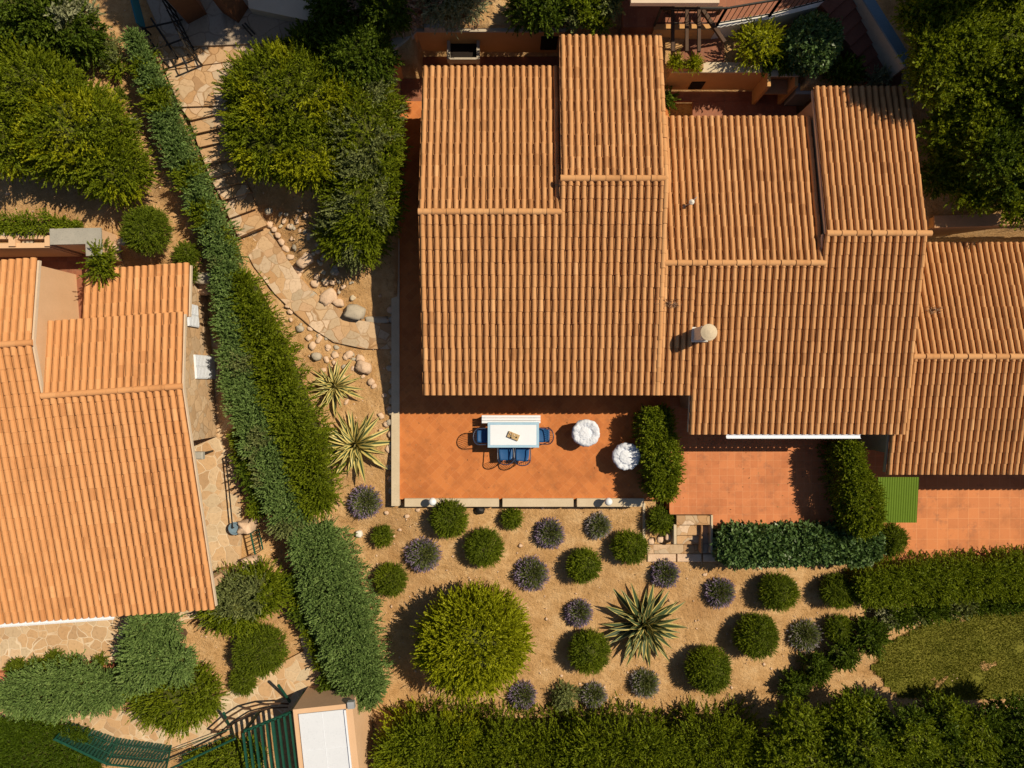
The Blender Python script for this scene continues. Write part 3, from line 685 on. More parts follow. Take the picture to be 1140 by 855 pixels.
# wooden beams of a small pergola over the upper patio
pg=empty('pergola',(5.4,10.3,1.34),'small dark wooden pergola frame over red paving behind the house','pergola')
for i,x in enumerate((4.6,5.0,5.35)):
    b=MB(); b.box((x,10.15,2.2),(.09,1.3,.1)); b.build('beam','dark wood',pg)
p0=Vector((5.45,10.75,2.14)); p1=Vector((6.1,9.8,2.14))
b=MB(); b.box(((p0.x+p1.x)/2,(p0.y+p1.y)/2,2.14),((p1-p0).length,.1,.1),math.atan2(p1.y-p0.y,p1.x-p0.x)); b.build('brace','dark wood',pg)
b=MB(); b.box((5.2,10.78,2.1),(1.7,.1,.1)); b.build('crossbeam','dark wood',pg)
for x,y in ((4.55,10.78),(6.0,10.78)):
    b=MB(); b.box((x,y,1.7),(.09,.09,.75)); b.build('post','dark wood',pg)
b=MB(); q_=W(763,76,1.45); b.box((q_[0],q_[1]+.05,1.5),(1.0,.26,.2)); b.box((q_[0],q_[1]+.05,1.605),(.9,.18,.01),0,1); tag(b.build('planter','clay brick sandy soil'.split(' sandy')[0] and ['clay brick','sandy soil']),'long clay planter trough on the ochre wall holding two yellow green plants','planter')
# white upper wall with iron railing
uw=[W(728,30,1.9)[:2],W(797,30,1.9)[:2],W(855,20,1.9)[:2],W(918,4,1.9)[:2],W(980,-20,1.9)[:2]]
wall_run('upper_wall','white rendered wall of the upper terrace sloping past the feathery shrub',uw[1:],.16,.6,2.0,'white stucco')
wall_run('upper_wall','ochre wall below the iron railing at the upper red terrace',uw[:2],.16,.6,1.9,'ochre stucco')
P=[uw[0],uw[1],uw[2],uw[3],uw[4],(uw[4][0],14.5),(uw[0][0]-.9,14.5),(uw[0][0]-.9,uw[0][1])]
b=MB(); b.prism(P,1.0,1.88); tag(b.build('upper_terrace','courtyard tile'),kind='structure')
rl=empty('railing',(uw[0][0],uw[0][1],2.0),'black iron railing with slanted bars along the upper terrace edge','railing')
rp=[Vector((p[0],p[1],2.0)) for p in uw]
for i in range(len(rp)-1):
    a,c=rp[i],rp[i+1]; L=(c-a).length
    b=MB(); b.tube([a+Vector((0,0,.9)),c+Vector((0,0,.9))],.035,6); b.tube([a+Vector((0,0,.12)),c+Vector((0,0,.12))],.02,6); b.build('rail','black iron',rl)
    n=max(2,int(L/.16)); b=MB()
    for k in range(n+1):
        p=a.lerp(c,k/n); b.tube([p+Vector((0,0,.1)),p+Vector((0,0,.9))],.011,5,caps=False)
    b.build('bars','black iron',rl)
    for p in (a,c): b=MB(); b.box((p.x,p.y,2.45),(.06,.06,.95)); b.build('post','black iron',rl)
# upper house at the top of the frame
uh=empty('upper_house',(5,14.5,1.9),'pale flat roofed upper house just showing at the top behind the railing','house')
b=MB(); b.box((4.34,13.7,2.6),(2.2,3.4,1.6)); b.build('wall','pale stucco',uh)
b=MB(); yy=W(750,5,3.5)[1]; x0_,x1_=W(702,0,3.5)[0],W(800,0,3.5)[0]; b.box(((x0_+x1_)/2,yy+2.5,3.5),(x1_-x0_,5.0,.16)); b.build('roof_slab','pale stucco',uh)
# stair and blue grey wall at the upper right
st=empty('staircase',(10.3,10.5,.5),'dark red tiled outdoor staircase descending beside the blue grey wall','staircase')
p0=Vector(W(930,-10,2.2)); p1=Vector(W(1000,95,1.5)); n=9
dirv=(p1-p0); dv=Vector((dirv.x,dirv.y)).normalized(); ang=math.atan2(dv.y,dv.x)
for k in range(n):
    c=p0.lerp(p1,(k+.5)/n); b=MB(); b.box((c.x,c.y,c.z-.5),((p1-p0).to_2d().length/n+.02,1.1,1.0),ang); b.build('step','red stair',st)
wall_run('stair_wall','blue grey painted wall running diagonally beside the dark red staircase',[W(962,-12,2.5)[:2],W(1011,72,2.4)[:2]],.26,.6,2.4,'grey stone','blue grey cover',.01)
wall_run('garden_wall','short pale grey wall end beside the raised roof corner under the trees',[W(1018,60,1.9)[:2],W(1012,118,1.9)[:2]],.24,.4,1.9,'grey stone')
wall_run('garden_wall','brown topped retaining wall of the narrow dark passage behind the lower wing',[W(1040,247,1.35)[:2],W(1160,243,1.35)[:2]],.3,-1,1.3,'ochre stucco','clay brick')

# ------------------------------------------------------------------ foliage engine
def unit(a): return a/np.maximum(np.linalg.norm(a,axis=-1,keepdims=True),1e-9)
KINDS={ # mat, plume spacing, plume length, leaves per plume, leaf length, leaf width, spread, noise amp
 'olive':('olive leaf',.120,.40,22,.105,.030,.62,.06),
 'bright':('yellow green leaf',.120,.42,22,.11,.032,.62,.05),
 'ball':('ball leaf',.060,.19,14,.062,.017,.6,.05),
 'juniper':('juniper leaf',.105,.32,22,.085,.030,.75,.05),
 'deep':('deep green leaf',.120,.34,18,.12,.040,.8,.09),
 'glossy':('glossy leaf',.10,.18,9,.13,.055,1.1,.05),
 'hedge':('hedge leaf',.092,.24,15,.080,.030,.85,.04),
 'grey':('grey leaf',.12,.34,18,.11,.028,.7,.10),
 'sage':('sage leaf',.10,.2,13,.09,.022,.8,.08),
 'tree':('hedge leaf',.135,.36,17,.12,.048,.95,.12),
 'lawnhedge':('dark hedge leaf',.075,.16,13,.075,.022,.9,.02),
}
def plumes(P,Nr,kind,rng,scale=1.0):
    mat,sp,Lp,n,ll,lw,spread,amp=KINDS[kind]
    K=len(P); Lp*=scale; ll*=scale; lw*=scale
    ax=unit(Nr*np.array([1,1,.72])+rng.normal(size=(K,3))*np.array([.42,.42,.30])+np.array([0,0,.10]))
    plen=Lp*rng.uniform(.6,1.35,K)
    t=(np.arange(n)+.5)/n
    t=np.clip(t[None,:]+rng.uniform(-.04,.04,(K,n)),0,1)
    rnd=rng.normal(size=(K,n,3)); a3=ax[:,None,:]
    perp=unit(rnd-(rnd*a3).sum(-1,keepdims=True)*a3)
    an=spread*(1-.6*t)*rng.uniform(.6,1.3,(K,n))
    D=a3*np.cos(an)[...,None]+perp*np.sin(an)[...,None]
    Cc=P[:,None,:]+a3*(plen[:,None]*t*.85)[...,None]
    Ls=ll*(1-.35*t)*rng.uniform(.7,1.25,(K,n)); Ws=lw*rng.uniform(.75,1.25,(K,n))
    S=unit(np.cross(D,a3+rng.normal(size=(K,n,3))*.5))
    tint=np.clip(.5+rng.normal(size=(K,1))*.17+rng.normal(size=(K,n))*.13,0,1)
    return Cc.reshape(-1,3),D.reshape(-1,3),S.reshape(-1,3),Ls.ravel(),Ws.ravel(),tint.ravel()
def leaf_quads(Cc,D,S,Ls,Ws):
    nrm=np.cross(S,D)
    v0=Cc; mid=Cc+D*(Ls*.5)[:,None]
    v1=mid+S*(Ws*.5)[:,None]+nrm*(Ws*.12)[:,None]; v3=mid-S*(Ws*.5)[:,None]+nrm*(Ws*.12)[:,None]; v2=Cc+D*Ls[:,None]-nrm*(Ls*.08)[:,None]
    V=np.stack([v0,v1,v2,v3],1).reshape(-1,3); return V,np.arange(len(V)).reshape(-1,4)
def core_ellipsoid(c,r,s,seed):
    nu,nv=14,9; U,Vv=np.meshgrid(np.linspace(0,2*np.pi,nu,endpoint=False),np.linspace(-.62*np.pi/2,np.pi/2*.97,nv))
    d=np.stack([np.cos(U)*np.cos(Vv),np.sin(U)*np.cos(Vv),np.sin(Vv)],-1).reshape(-1,3)
    P=c+d*np.array(r)*s*(1+.06*sines(d,seed,.8)[:,None])
    i=np.arange(nu*nv).reshape(nv,nu); a=i[:-1]; bq=i[1:]
    Q=np.stack([a,np.roll(a,-1,1),np.roll(bq,-1,1),bq],-1).reshape(-1,4); return P,Q
def grow(name,lobes,kind,parent=None,label=None,cat=None,group=None,seed=0,scale=1.0,density=1.0,core=.92,low=-.45,mix=None,core_mat='twig'):
    """lobes: list of (centre xyz, radii xyz). One mesh of leaf sprigs over a twiggy core."""
    rng=np.random.default_rng(seed+1000); amp=KINDS[kind][7]; sp=KINDS[kind][1]*scale/math.sqrt(density)
    Ps=[];Ns=[]
    for li,(c,r) in enumerate(lobes):
        c=np.array(c,float); r=np.array(r,float); pm=1.6
        area=4*np.pi*(((r[0]*r[1])**pm+(r[0]*r[2])**pm+(r[1]*r[2])**pm)/3)**(1/pm)*(1-low)/2
        n=max(30,int(area/sp**2)); d=unit(rng.normal(size=(int(n*2.4),3))); d=d[d[:,2]>low][:n]
        nr=unit(d/r)
        rad=(1-.62*KINDS[kind][2]*scale/r.mean())*(1+amp*sines(d,seed*7+li,1.1,9)+rng.uniform(-.09,.05,len(d)))
        P=c+d*r*rad[:,None]
        keep=np.ones(len(P),bool)
        for lj,(c2,r2) in enumerate(lobes):
            if lj!=li: keep&=(((P-np.array(c2))/np.array(r2))**2).sum(1)>.5
        Ps.append(P[keep]); Ns.append(nr[keep])
    P=np.concatenate(Ps); Nn=np.concatenate(Ns)
    return _leafy(name,P,Nn,kind,rng,scale,[core_ellipsoid(np.array(c,float),r,core*max(.45,1-.75*KINDS[kind][2]*scale/np.mean(r)),seed+i) for i,(c,r) in enumerate(lobes)],parent,label,cat,group,mix,core_mat)
def _leafy(name,P,Nn,kind,rng,scale,cores,parent,label,cat,group,mix,core_mat='twig'):
    if kind not in ('ball','lawnhedge','glossy'):   # tufts of sprigs stand out in front of their neighbours
        cl=sines(P,int(abs(P[:,0].sum())*7)%9973,1.15,11)
        P=P+Nn*(np.clip(cl,-1.3,1.3)*.20*KINDS[kind][2]*scale)[:,None]
    Cc,D,S,Ls,Ws,tint=plumes(P,Nn,kind,rng,scale)
    kd=KINDS[kind]; rep=5; m=len(P)*rep
    Pi=np.repeat(P,rep,0)+rng.normal(size=(m,3))*kd[1]*scale*.55+np.repeat(Nn,rep,0)*(kd[2]*scale*rng.uniform(-.18,.14,m))[:,None]
    Di=unit(rng.normal(size=(m,3))+np.array([0,0,.2])); Si=unit(np.cross(Di,np.repeat(Nn,rep,0)+rng.normal(size=(m,3))*.4+np.array([0,0,.5])))
    n0=len(Cc); Cc=np.concatenate([Cc,Pi]); D=np.concatenate([D,Di]); S=np.concatenate([S,Si]); Ls=np.concatenate([Ls,kd[4]*scale*rng.uniform(.8,1.3,m)]); Ws=np.concatenate([Ws,kd[5]*scale*rng.uniform(1.0,1.5,m)]); tint=np.concatenate([tint,np.clip(np.repeat(rng.normal(size=len(P))*.15,rep)+.42+rng.normal(size=m)*.15,0,1)])
    V,Q=leaf_quads(Cc,D,S,Ls,Ws); mi=np.zeros(len(Q),int); mats=[KINDS[kind][0],core_mat]
    if mix: # (material, fraction): some sprigs carry another leaf colour in patches
        mats.append(mix[0]); n=KINDS[kind][3]
        f=sines(P,int(abs(P[0,0])*100)%999,.55,6); sel=f>np.quantile(f,1-mix[1]); mi[:n0][np.repeat(sel,n)]=2; mi[n0:][np.repeat(sel,rep)]=2
    for cv,cq in cores:
        Q=np.concatenate([Q,cq+len(V)]); V=np.concatenate([V,cv]); mi=np.concatenate([mi,np.ones(len(cq),int)]); tint=np.concatenate([tint,np.full(len(cq),.5)])
    loc=None
    if parent is None:
        loc=(float(P[:,0].mean()),float(P[:,1].mean()),float(P[:,2].min()))
    o=np_mesh(name,V,Q,mats,tint,mi,parent,loc=loc)
    return tag(o,label,cat,group)
def hedge(name,stations,kind,label,cat='hedge',group=None,seed=0,scale=1.0,density=1.0,sq=.6,mix=None,parent=None,core=.80,lump=.08):
    """stations: (x,y,zbase,width,height)"""
    rng=np.random.default_rng(seed+5000); S=np.array(stations,float); amp=KINDS[kind][7]; sp=KINDS[kind][1]*scale/math.sqrt(density)
    seg=np.linalg.norm(np.diff(S[:,:2],axis=0),axis=1); cum=np.concatenate([[0],np.cumsum(seg)]); L=cum[-1]
    per=S[:,3].mean()*.9+S[:,4].mean()*1.7; n=int(1.15*L*per/sp**2)
    s=rng.uniform(0,L,n)
    # ends get extra points
    s=np.concatenate([s,rng.uniform(0,.25,int(n*.25/L)+10),L-rng.uniform(0,.25,int(n*.25/L)+10)]); n=len(s)
    ip=lambda k: np.interp(s,cum,S[:,k])
    tx=np.interp(s,cum,np.gradient(S[:,0],cum)); ty=np.interp(s,cum,np.gradient(S[:,1],cum)); tl=np.hypot(tx,ty); tx/=tl; ty/=tl
    w=ip(3)/2; h=ip(4)
    endf=np.clip(np.minimum(s,L-s)/(w*.8),0,1); er=np.sqrt(np.maximum(0,1-(1-endf)**2))
    u=rng.uniform(-.12,1.12,n)*np.pi; cu,su=np.cos(u),np.sin(u)
    cx_=np.sign(cu)*np.abs(cu)**sq; sz=np.sign(su)*np.abs(su)**sq
    topm=rng.random(n)<.55
    ct=rng.uniform(-1,1,n); st_=np.power(np.clip(1-np.abs(ct)**(2/sq),0,1),sq/2)
    cx_=np.where(topm,ct,cx_); sz=np.where(topm,st_,sz); su=np.where(topm,np.maximum(st_,.06),su)
    lat=w*cx_*(.25+.75*er); z=h*.35+h*.65*sz*(.75+.25*er)
    z=np.where(su<0.05,rng.uniform(.05,.9,n)*h*.4,z)
    P=np.stack([ip(0)-ty*lat,ip(1)+tx*lat,ip(2)+z],1)
    side=np.where(s<L/2,-1,1)*(1-endf)
    cn=np.sign(cx_)*np.abs(cx_)**2.2; Nn=unit(np.stack([-ty*cn+tx*side,tx*cn+ty*side,np.maximum(sz,0)*(1-.75*np.abs(cn))+.1],1))
    f=sines(P,seed+3,.45,9)
    P=P+Nn*(lump*f*np.minimum(w,h))[:,None]+Nn*(rng.uniform(-.09,.03,n))[:,None]-Nn*(.6*KINDS[kind][2]*scale)
    # core tube
    m=max(6,int(L/.4)); ss=np.linspace(.12*min(1,L),L-.12*min(1,L),m); K=9; cv=[]
    for q_ in ss:
        x,y,zb,ww,hh=[np.interp(q_,cum,S[:,k]) for k in range(5)]; ttx=np.interp(q_,cum,np.gradient(S[:,0],cum)); tty=np.interp(q_,cum,np.gradient(S[:,1],cum)); l_=math.hypot(ttx,tty)
        ef=min(1,min(q_,L-q_)/(ww*.4)); e2=math.sqrt(max(.05,1-(1-ef)**2))
        for k in range(K):
            a=math.pi*k/(K-1); c_=math.copysign(abs(math.cos(a))**sq,math.cos(a)); s_=math.sin(a)**sq
            k1=max(.4,core-.55*KINDS[kind][2]*scale/(ww/2)); k2=max(.4,core-.45*KINDS[kind][2]*scale/hh); lt=ww/2*k1*c_*e2; cv.append((x-tty/l_*lt,y+ttx/l_*lt,zb+hh*k2*s_*(.8+.2*e2)))
    i=np.arange(m*K).reshape(m,K); Q=np.stack([i[:-1,:-1],i[:-1,1:],i[1:,1:],i[1:,:-1]],-1).reshape(-1,4)
    return _leafy(name,P,Nn,kind,rng,scale,[(np.array(cv),Q)],parent,label,cat,group,mix)
def hst(pts): # (px,py,width px,zbase,height) measured at the height of the widest outline
    out=[]
    for px,py,wp,zb,h in pts:
        z=zb+h*.65; p=W(px,py,z); out.append((p[0],p[1],zb,wp*(H-z)/F,h))
    return out
def ground_at(px,py): 
    p=W(px,py,0); return gz(p[0],p[1])

def ball(px,py,rp,label,kind='ball',hf=1.5,name='ball_shrub',cat='shrub',group=None,zg=None,seed=None,scale=1.0,mix=None,density=1.0,low=-.55):
    zg=ground_at(px,py) if zg is None else zg
    r=rp*(H-zg)/F; h=r*hf; zc=zg+h*.46
    r=rp*(H-zc)/F; p=W(px,py,zc)
    sd=seed if seed is not None else int(px*3+py)
    rg=random.Random(sd); e=rg.uniform(-.05,.05)
    lob=[((p[0],p[1],zc),(r*(1+e),r*(1-e),h*.54))]
    if rp>15: a_=rg.uniform(0,6.28); lob.append(((p[0]+math.cos(a_)*r*.42,p[1]+math.sin(a_)*r*.42,zc+rg.uniform(-.05,.12)*h),(r*.62,r*.62,h*.40)))
    return grow(name,lob,kind,label=label,cat=cat,group=group,seed=sd,scale=scale,mix=mix,density=density,low=low)

GB='rounded green shrubs in the sand garden'
for px,py,rp,lab in [
 (500,577,21,'round green shrub below the terrace kerb just right of the left globe lamp'),
 (539,610,21,'round green shrub between two lavender bushes above the giant yellow green bush'),
 (570,577,12,'tiny round green shrub under the terrace kerb beside a dark stone'),
 (426,597,12,'tiny round green shrub beside the small white stone near the juniper hedge'),
 (435,645,18,'round green shrub near the juniper hedge at upper left of the giant bush'),
 (650,629,19,'yellowish green round shrub left of the shrub nearest the stone steps'),
 (701,609,19,'dark green round shrub just left of the flat stones by the steps'),
 (656,726,23,'dense dark green round shrub left of the big striped agave'),
 (789,745,25,'largest round green shrub right of the agave near the south hedge'),
 (842,708,24,'large round green shrub right of the agave in the middle of the sand'),
 (866,659,21,'round olive green shrub under the glossy hedge right of a lavender'),
 (932,658,19,'half shaded round green shrub beside the long trimmed hedge end'),
 (735,579,15,'round bright green shrub beside the stone steps under the clipped hedge'),
 (933,700,15,'small round grey green shrub right of the pale flowering lavender')]:
    ball(px,py,rp,lab,group=GB,mix=('hedge leaf',.35))
ball(629,774,14,'small loose grey green shrub between two lavenders on the south hedge edge','sage',group=GB)
ball(163,257,26,'round green shrub on bare soil above the left house beside two boulders',group='rounded shrubs on the upper slope')
ball(526,713,59,'giant round yellow green bush dominating the sand garden','bright',hf=1.62,name='giant_bush',cat='bush',density=1.15)

def lavender(px,py,rp,label,pale=False):
    zg=ground_at(px,py); r=.95*rp*(H-zg-.35)/F; p=W(px,py,zg+.3); rng=np.random.default_rng(int(px*7+py))
    root=empty('lavender_bush',(p[0],p[1],zg),label,'lavender','lavender bushes in the sand garden')
    c=np.array([p[0],p[1],zg+.05])
    n=2300; d=unit(rng.normal(size=(n*3,3))); d=d[d[:,2]>.02][:n]; d=unit(d*np.array([1,1,.85]))
    wob=1+.06*sines(d,int(px),.9,7)
    L=r*.95*wob*rng.uniform(.72,1.0,n)
    st0=c+d*(L*.35)[:,None]+rng.normal(size=(n,3))*.015; S=unit(np.cross(d,rng.normal(size=(n,3))))
    V,Q=leaf_quads(st0,d,S,L*.62,np.full(n,.024)); t=np.clip(.5+rng.normal(size=n)*.2,0,1)
    # short leaves
    P2=c+d*(L*rng.uniform(.4,.9,n))[:,None]; D2=unit(d+rng.normal(size=(n,3))*.7); V2,Q2=leaf_quads(P2,D2,unit(np.cross(D2,rng.normal(size=(n,3)))),np.full(n,.08),np.full(n,.016))
    cv,cq=core_ellipsoid(c,(r*.55,r*.55,r*.55),1,int(px))
    Vt=np.concatenate([V,V2,cv]); Qt=np.concatenate([Q,Q2+len(V),cq+len(V)+len(V2)]); mi=np.concatenate([np.zeros(len(Q)+len(Q2),int),np.ones(len(cq),int)])
    np_mesh('foliage',Vt,Qt,['sage leaf','twig'],np.concatenate([t,t,np.full(len(cq),.5)]),mi,root)
    m=560 if not pale else 320; k=rng.choice(n,m,replace=False); Ds=unit(d[k]+rng.normal(size=(m,3))*.12)
    F0=c+d[k]*(r*.80*wob[k]*rng.uniform(.85,1.1,m))[:,None]
    Vf=[];Qf=[]
    for rep in range(2):
        S2=unit(np.cross(Ds,rng.normal(size=(m,3)))); v,q_=leaf_quads(F0,Ds,S2,rng.uniform(.06,.11,m),np.full(m,.026)); Qf.append(q_+sum(len(x) for x in Vf)); Vf.append(v)
    np_mesh('flowers',np.concatenate(Vf),np.concatenate(Qf),'pale lavender flower' if pale else 'lavender flower',np.clip(.5+rng.normal(size=2*m)*.22,0,1),None,root)
for a in [
 (405,560,22,'lavender bush between the lower agave and the terrace corner'),
 (471,619,23,'purple lavender bush above the giant bush near the tiny white stone'),
 (592,640,23,'purple lavender bush at upper right of the giant bush'),
 (612,595,20,'purple lavender bush under the middle of the terrace kerb'),
 (667,587,17,'grey green lavender with few flowers under the right globe lamp',True),
 (645,684,18,'purple lavender bush above the dense dark shrub left of the agave'),
 (741,640,19,'lavender bush directly below the flat landing of the stone steps'),
 (803,661,20,'lavender bush right of the agave below the glossy hedge'),
 (582,777,18,'lavender bush at the south hedge right below the giant bush'),
 (661,776,17,'straggly lavender bush at the south hedge below the dense dark shrub',True),
 (719,763,20,'grey flowering lavender directly below the big agave',True),
 (898,709,22,'pale blue grey lavender among shrubs near the row of low conifers',True)]: lavender(*a)

def agave(px,py,rp,label,n,seed,yel=.5,zlift=0):
    zg=ground_at(px,py); p=W(px,py,zg+.3); R=rp*(H-zg-.4)/F; rng=random.Random(seed); b=MB(); NS=7
    c=Vector((p[0],p[1],zg+.02))
    for i in range(n):
        t=(i+.5)/n; az=i*2.39996+rng.uniform(-.2,.2); el0=math.radians(8+72*(t**1.1)+rng.uniform(-7,7)); L=R*(1.12-.55*t)*rng.uniform(.85,1.1)
        if el0<math.radians(55): L=L*1.0
        w=R*.074*(1.05-.35*t)*rng.uniform(.85,1.2); curl=rng.uniform(-.45,1.15); h=Vector((math.cos(az),math.sin(az),0)); side=Vector((-h.y,h.x,0))
        pos=c+Vector((0,0,.05+.20*t))+h*.05; rows=[]; el=el0; tw=rng.uniform(-.7,.7)
        for k in range(NS+1):
            s=k/NS; wd=w*(.55+1.1*s*(1-s)*1.6)*(1-s**3.2)+.002; d=h*math.cos(el)+Vector((0,0,math.sin(el)))
            up=(Vector((0,0,1))*math.cos(el)-h*math.sin(el)); sd=side*math.cos(tw*s)+up*math.sin(tw*s)
            rows.append([pos-sd*wd+up*wd*.35,pos-sd*wd*yel+up*wd*.08,pos+sd*wd*yel+up*wd*.08,pos+sd*wd+up*wd*.35])
            pos=pos+d*(L/NS); el-=curl/NS*1.0
            if pos.z<zg+.04: pos.z=zg+.04
        base=len(b.v); vs=[v for r_ in rows for v in r_]; tt=min(1,max(0,.5+rng.gauss(0,.2)))
        for k in range(NS):
            pass
        fs0=[];fs1=[]
        for k in range(NS):
            o_=k*4
            fs1+=[(o_,o_+1,o_+5,o_+4),(o_+2,o_+3,o_+7,o_+6)]; fs0.append((o_+1,o_+2,o_+6,o_+5))
        b.add(vs,fs0,0,tt)
        for f in fs1: b.f.append([base+q_ for q_ in f]); b.m.append(1); b.t.append(tt)
    o=b.build('agave',['agave green','agave yellow'],None,True,loc=(c.x,c.y,c.z)); tag(o,label,'agave','variegated agaves')
    return o
agave(718,696,46,'big yellow edged agave with wide dark rosette in the middle of the sand garden',92,3,.66)
agave(372,430,31,'smaller yellow striped agave by stones at the end of the flagstone path',50,4,.36)
agave(395,495,42,'larger pale yellow striped agave between the hedge and terrace corner',56,5,.36)

# ------------------------------------------------------------------ hedges and big bushes
GD='hedge plants along the diagonal boundary'
hedge('juniper_hedge',hst([(149,38,20,2.35,.9),(172,95,27,2.2,1.1),(190,145,32,2.0,1.2),(211,195,34,1.7,1.3),(233,245,36,1.3,1.4),(255,295,36,.9,1.4)]),'juniper','narrow blue green juniper hedge climbing beside the stepped path to the top left',group=GD,seed=1,mix=('hedge leaf',.25),lump=.09)
hedge('juniper_hedge',hst([(252,292,28,.95,1.4),(264,370,40,.5,1.5),(270,430,46,.35,1.5),(296,495,48,.15,1.5),(314,545,46,.1,1.5),(332,590,50,0,1.4)]),'juniper','blue green juniper hedge on the left side of the boundary facing the orange house',group=GD,seed=2,mix=('sage leaf',.15),lump=.08)
hedge('boundary_hedge',hst([(266,305,24,.8,1.5),(294,375,46,.4,1.6),(316,440,54,.2,1.7),(342,500,50,.05,1.7),(356,570,44,-.1,1.6)]),'olive','dark olive green hedge in the middle of the boundary beside the agaves',group=GD,seed=3,lump=.06,mix=('hedge leaf',.4))
hedge('juniper_hedge',hst([(344,585,48,-.1,1.5),(358,620,64,-.2,1.65),(380,685,70,-.4,1.7),(396,740,62,-.5,1.7),(411,782,44,-.55,1.6)]),'juniper','broad blue green juniper hedge ending at the white roofed shed',group=GD,seed=4,lump=.04,density=1.2)
hedge('clipped_hedge',hst([(727,452,40,0,1.3),(732,485,44,0,1.35),(738,520,42,0,1.4),(738,555,40,-.05,1.4)]),'hedge','clipped bright green hedge between the dining terrace and the middle terrace',seed=5,mix=('olive leaf',.3))
hedge('clipped_hedge',hst([(937,490,28,-.5,1.9),(944,520,36,-.5,2.0),(954,556,54,-.5,2.0),(960,592,54,-.6,1.9)]),'hedge','dark clipped hedge between the middle terrace and the green canopy',seed=6,mix=('olive leaf',.3))
hedge('glossy_hedge',hst([(798,606,42,-.65,1.25),(850,606,44,-.65,1.25),(910,605,46,-.7,1.3),(975,605,44,-.8,1.3)]),'glossy','low glossy broad leaved hedge along the south edge of the middle terrace',seed=7,density=1.9,scale=1.3)
ball(990,600,17,'round shrub at the corner of the orange lower patio and green canopy',zg=-1.0,hf=2.2,group=GB)
hedge('trimmed_hedge',hst([(950,656,40,-1.0,1.3),(1010,648,50,-1.25,1.4),(1080,644,50,-1.4,1.4),(1160,638,50,-1.6,1.4),(1240,632,50,-1.7,1.4)]),'hedge','long trimmed hedge along the south edge of the lower orange patio',seed=8)
hedge('ground_hedge',hst([(985,690,24,-1.1,.7),(1030,682,24,-1.25,.6),(1080,676,22,-1.4,.6),(1150,668,20,-1.55,.6)]),'deep','low loose dark shrubs below the trimmed hedge above the lawn',seed=9,lump=.25,mix=('sage leaf',.2))
for k,(px,py,rp,lab) in enumerate([(884,762,15,'leftmost low dark conifer of the diagonal row at the south hedge'),(906,744,18,'second low dark conifer of the diagonal row from the south hedge'),(936,726,18,'third low dark conifer of the diagonal row below the small round shrub'),(967,707,20,'uppermost low dark conifer of the diagonal row beside the lawn')]):
    ball(px,py,rp,lab,'deep',hf=1.7,name='low_conifer',cat='conifer',group='row of low conifers by the lawn',scale=.85)
ball(983,683,11,'small grey flowering shrub at the bright gap below the trimmed hedge','grey',name='grey_shrub',zg=-1.0)
# south hedge: tall plants, one by one
GS='tall hedge plants along the south boundary'
for k,(pts,kind,lab) in enumerate([
 ([(420,818,90,-.75,2.0),(470,822,100,-.75,2.1),(546,824,100,-.8,2.1)],'olive','tall south hedge section beside the white roofed shed'),
 ([(500,826,96,-.8,2.0),(580,828,100,-.8,2.0),(664,828,100,-.8,2.0)],'olive','tall south hedge section below the giant bush and two lavenders'),
 ([(622,828,98,-.8,2.1),(700,826,100,-.8,2.2),(760,826,100,-.85,2.1)],'olive','tall south hedge section below the big agave'),
 ([(740,826,100,-.85,2.1),(810,826,104,-.9,2.1),(860,828,104,-.9,2.1)],'olive','tall south hedge section below the largest round shrub')]):
    hedge('tall_hedge',hst([(a,bq+26,w+6,z,h) for a,bq,w,z,h in pts]),kind,lab,group=GS,seed=20+k,lump=.06,mix=('yellow green leaf' if k<1 else 'hedge leaf',.3))
def tree(px,py,rp,zg,ht,label,kind='tree',seed=0,name='broadleaf_tree',lob=7,group=None,scale=1.0,mix=None,squash=.42,density=1.0):
    rng=random.Random(seed); zc=zg+ht*.72; r=rp*(H-zc)/F; p=W(px,py,zc)
    root=empty(name,(p[0],p[1],zg),label,'tree',group)
    lobes=[((p[0],p[1],zc),(r*.62,r*.62,ht*.30))]; limbs=[]
    for i in range(lob):
        a=2*math.pi*(i+rng.uniform(-.25,.25))/lob; q_=rng.uniform(.5,.68)*r; s=rng.uniform(.36,.5)*r
        lobes.append(((p[0]+math.cos(a)*q_,p[1]+math.sin(a)*q_,zc+rng.uniform(-.16,.12)*ht),(s,s,s*rng.uniform(.6,.85)))); limbs.append(lobes[-1][0])
    grow('crown',lobes,kind,root,seed=seed,scale=scale,mix=mix,core=.8,density=density)
    b=MB(); b.tube([(p[0],p[1],zg-.1),(p[0]+.05,p[1],zg+ht*.3),(p[0],p[1]+.04,zg+ht*.6)],[r*.09+.05,r*.07+.03,r*.04+.02],8)
    for l in limbs: b.tube([(p[0],p[1],zg+ht*.35),((p[0]+l[0])/2,(p[1]+l[1])/2,zg+ht*.5),l],[r*.04+.02,r*.03+.012,.012],6)
    b.build('trunk','bark',root)
    return root
GT='trees along the south east boundary'
tree(900,850,72,-1.0,2.6,'leafy hedge tree below the diagonal conifer row','tree',31,group=GT,mix=('olive leaf',.4),scale=.85)
tree(985,852,78,-1.2,3.0,'leafy hedge tree at the bottom edge below the bare sandy patch','tree',32,group=GT,mix=('deep green leaf',.4),scale=.85)
tree(1062,856,74,-1.3,3.2,'leafy hedge tree at the bottom edge below the middle of the lawn','tree',33,group=GT,mix=('deep green leaf',.5),scale=.85)
tree(1138,845,78,-1.5,3.4,'dark leafy tree in the bottom right corner below the lawn','deep',34,group=GT)
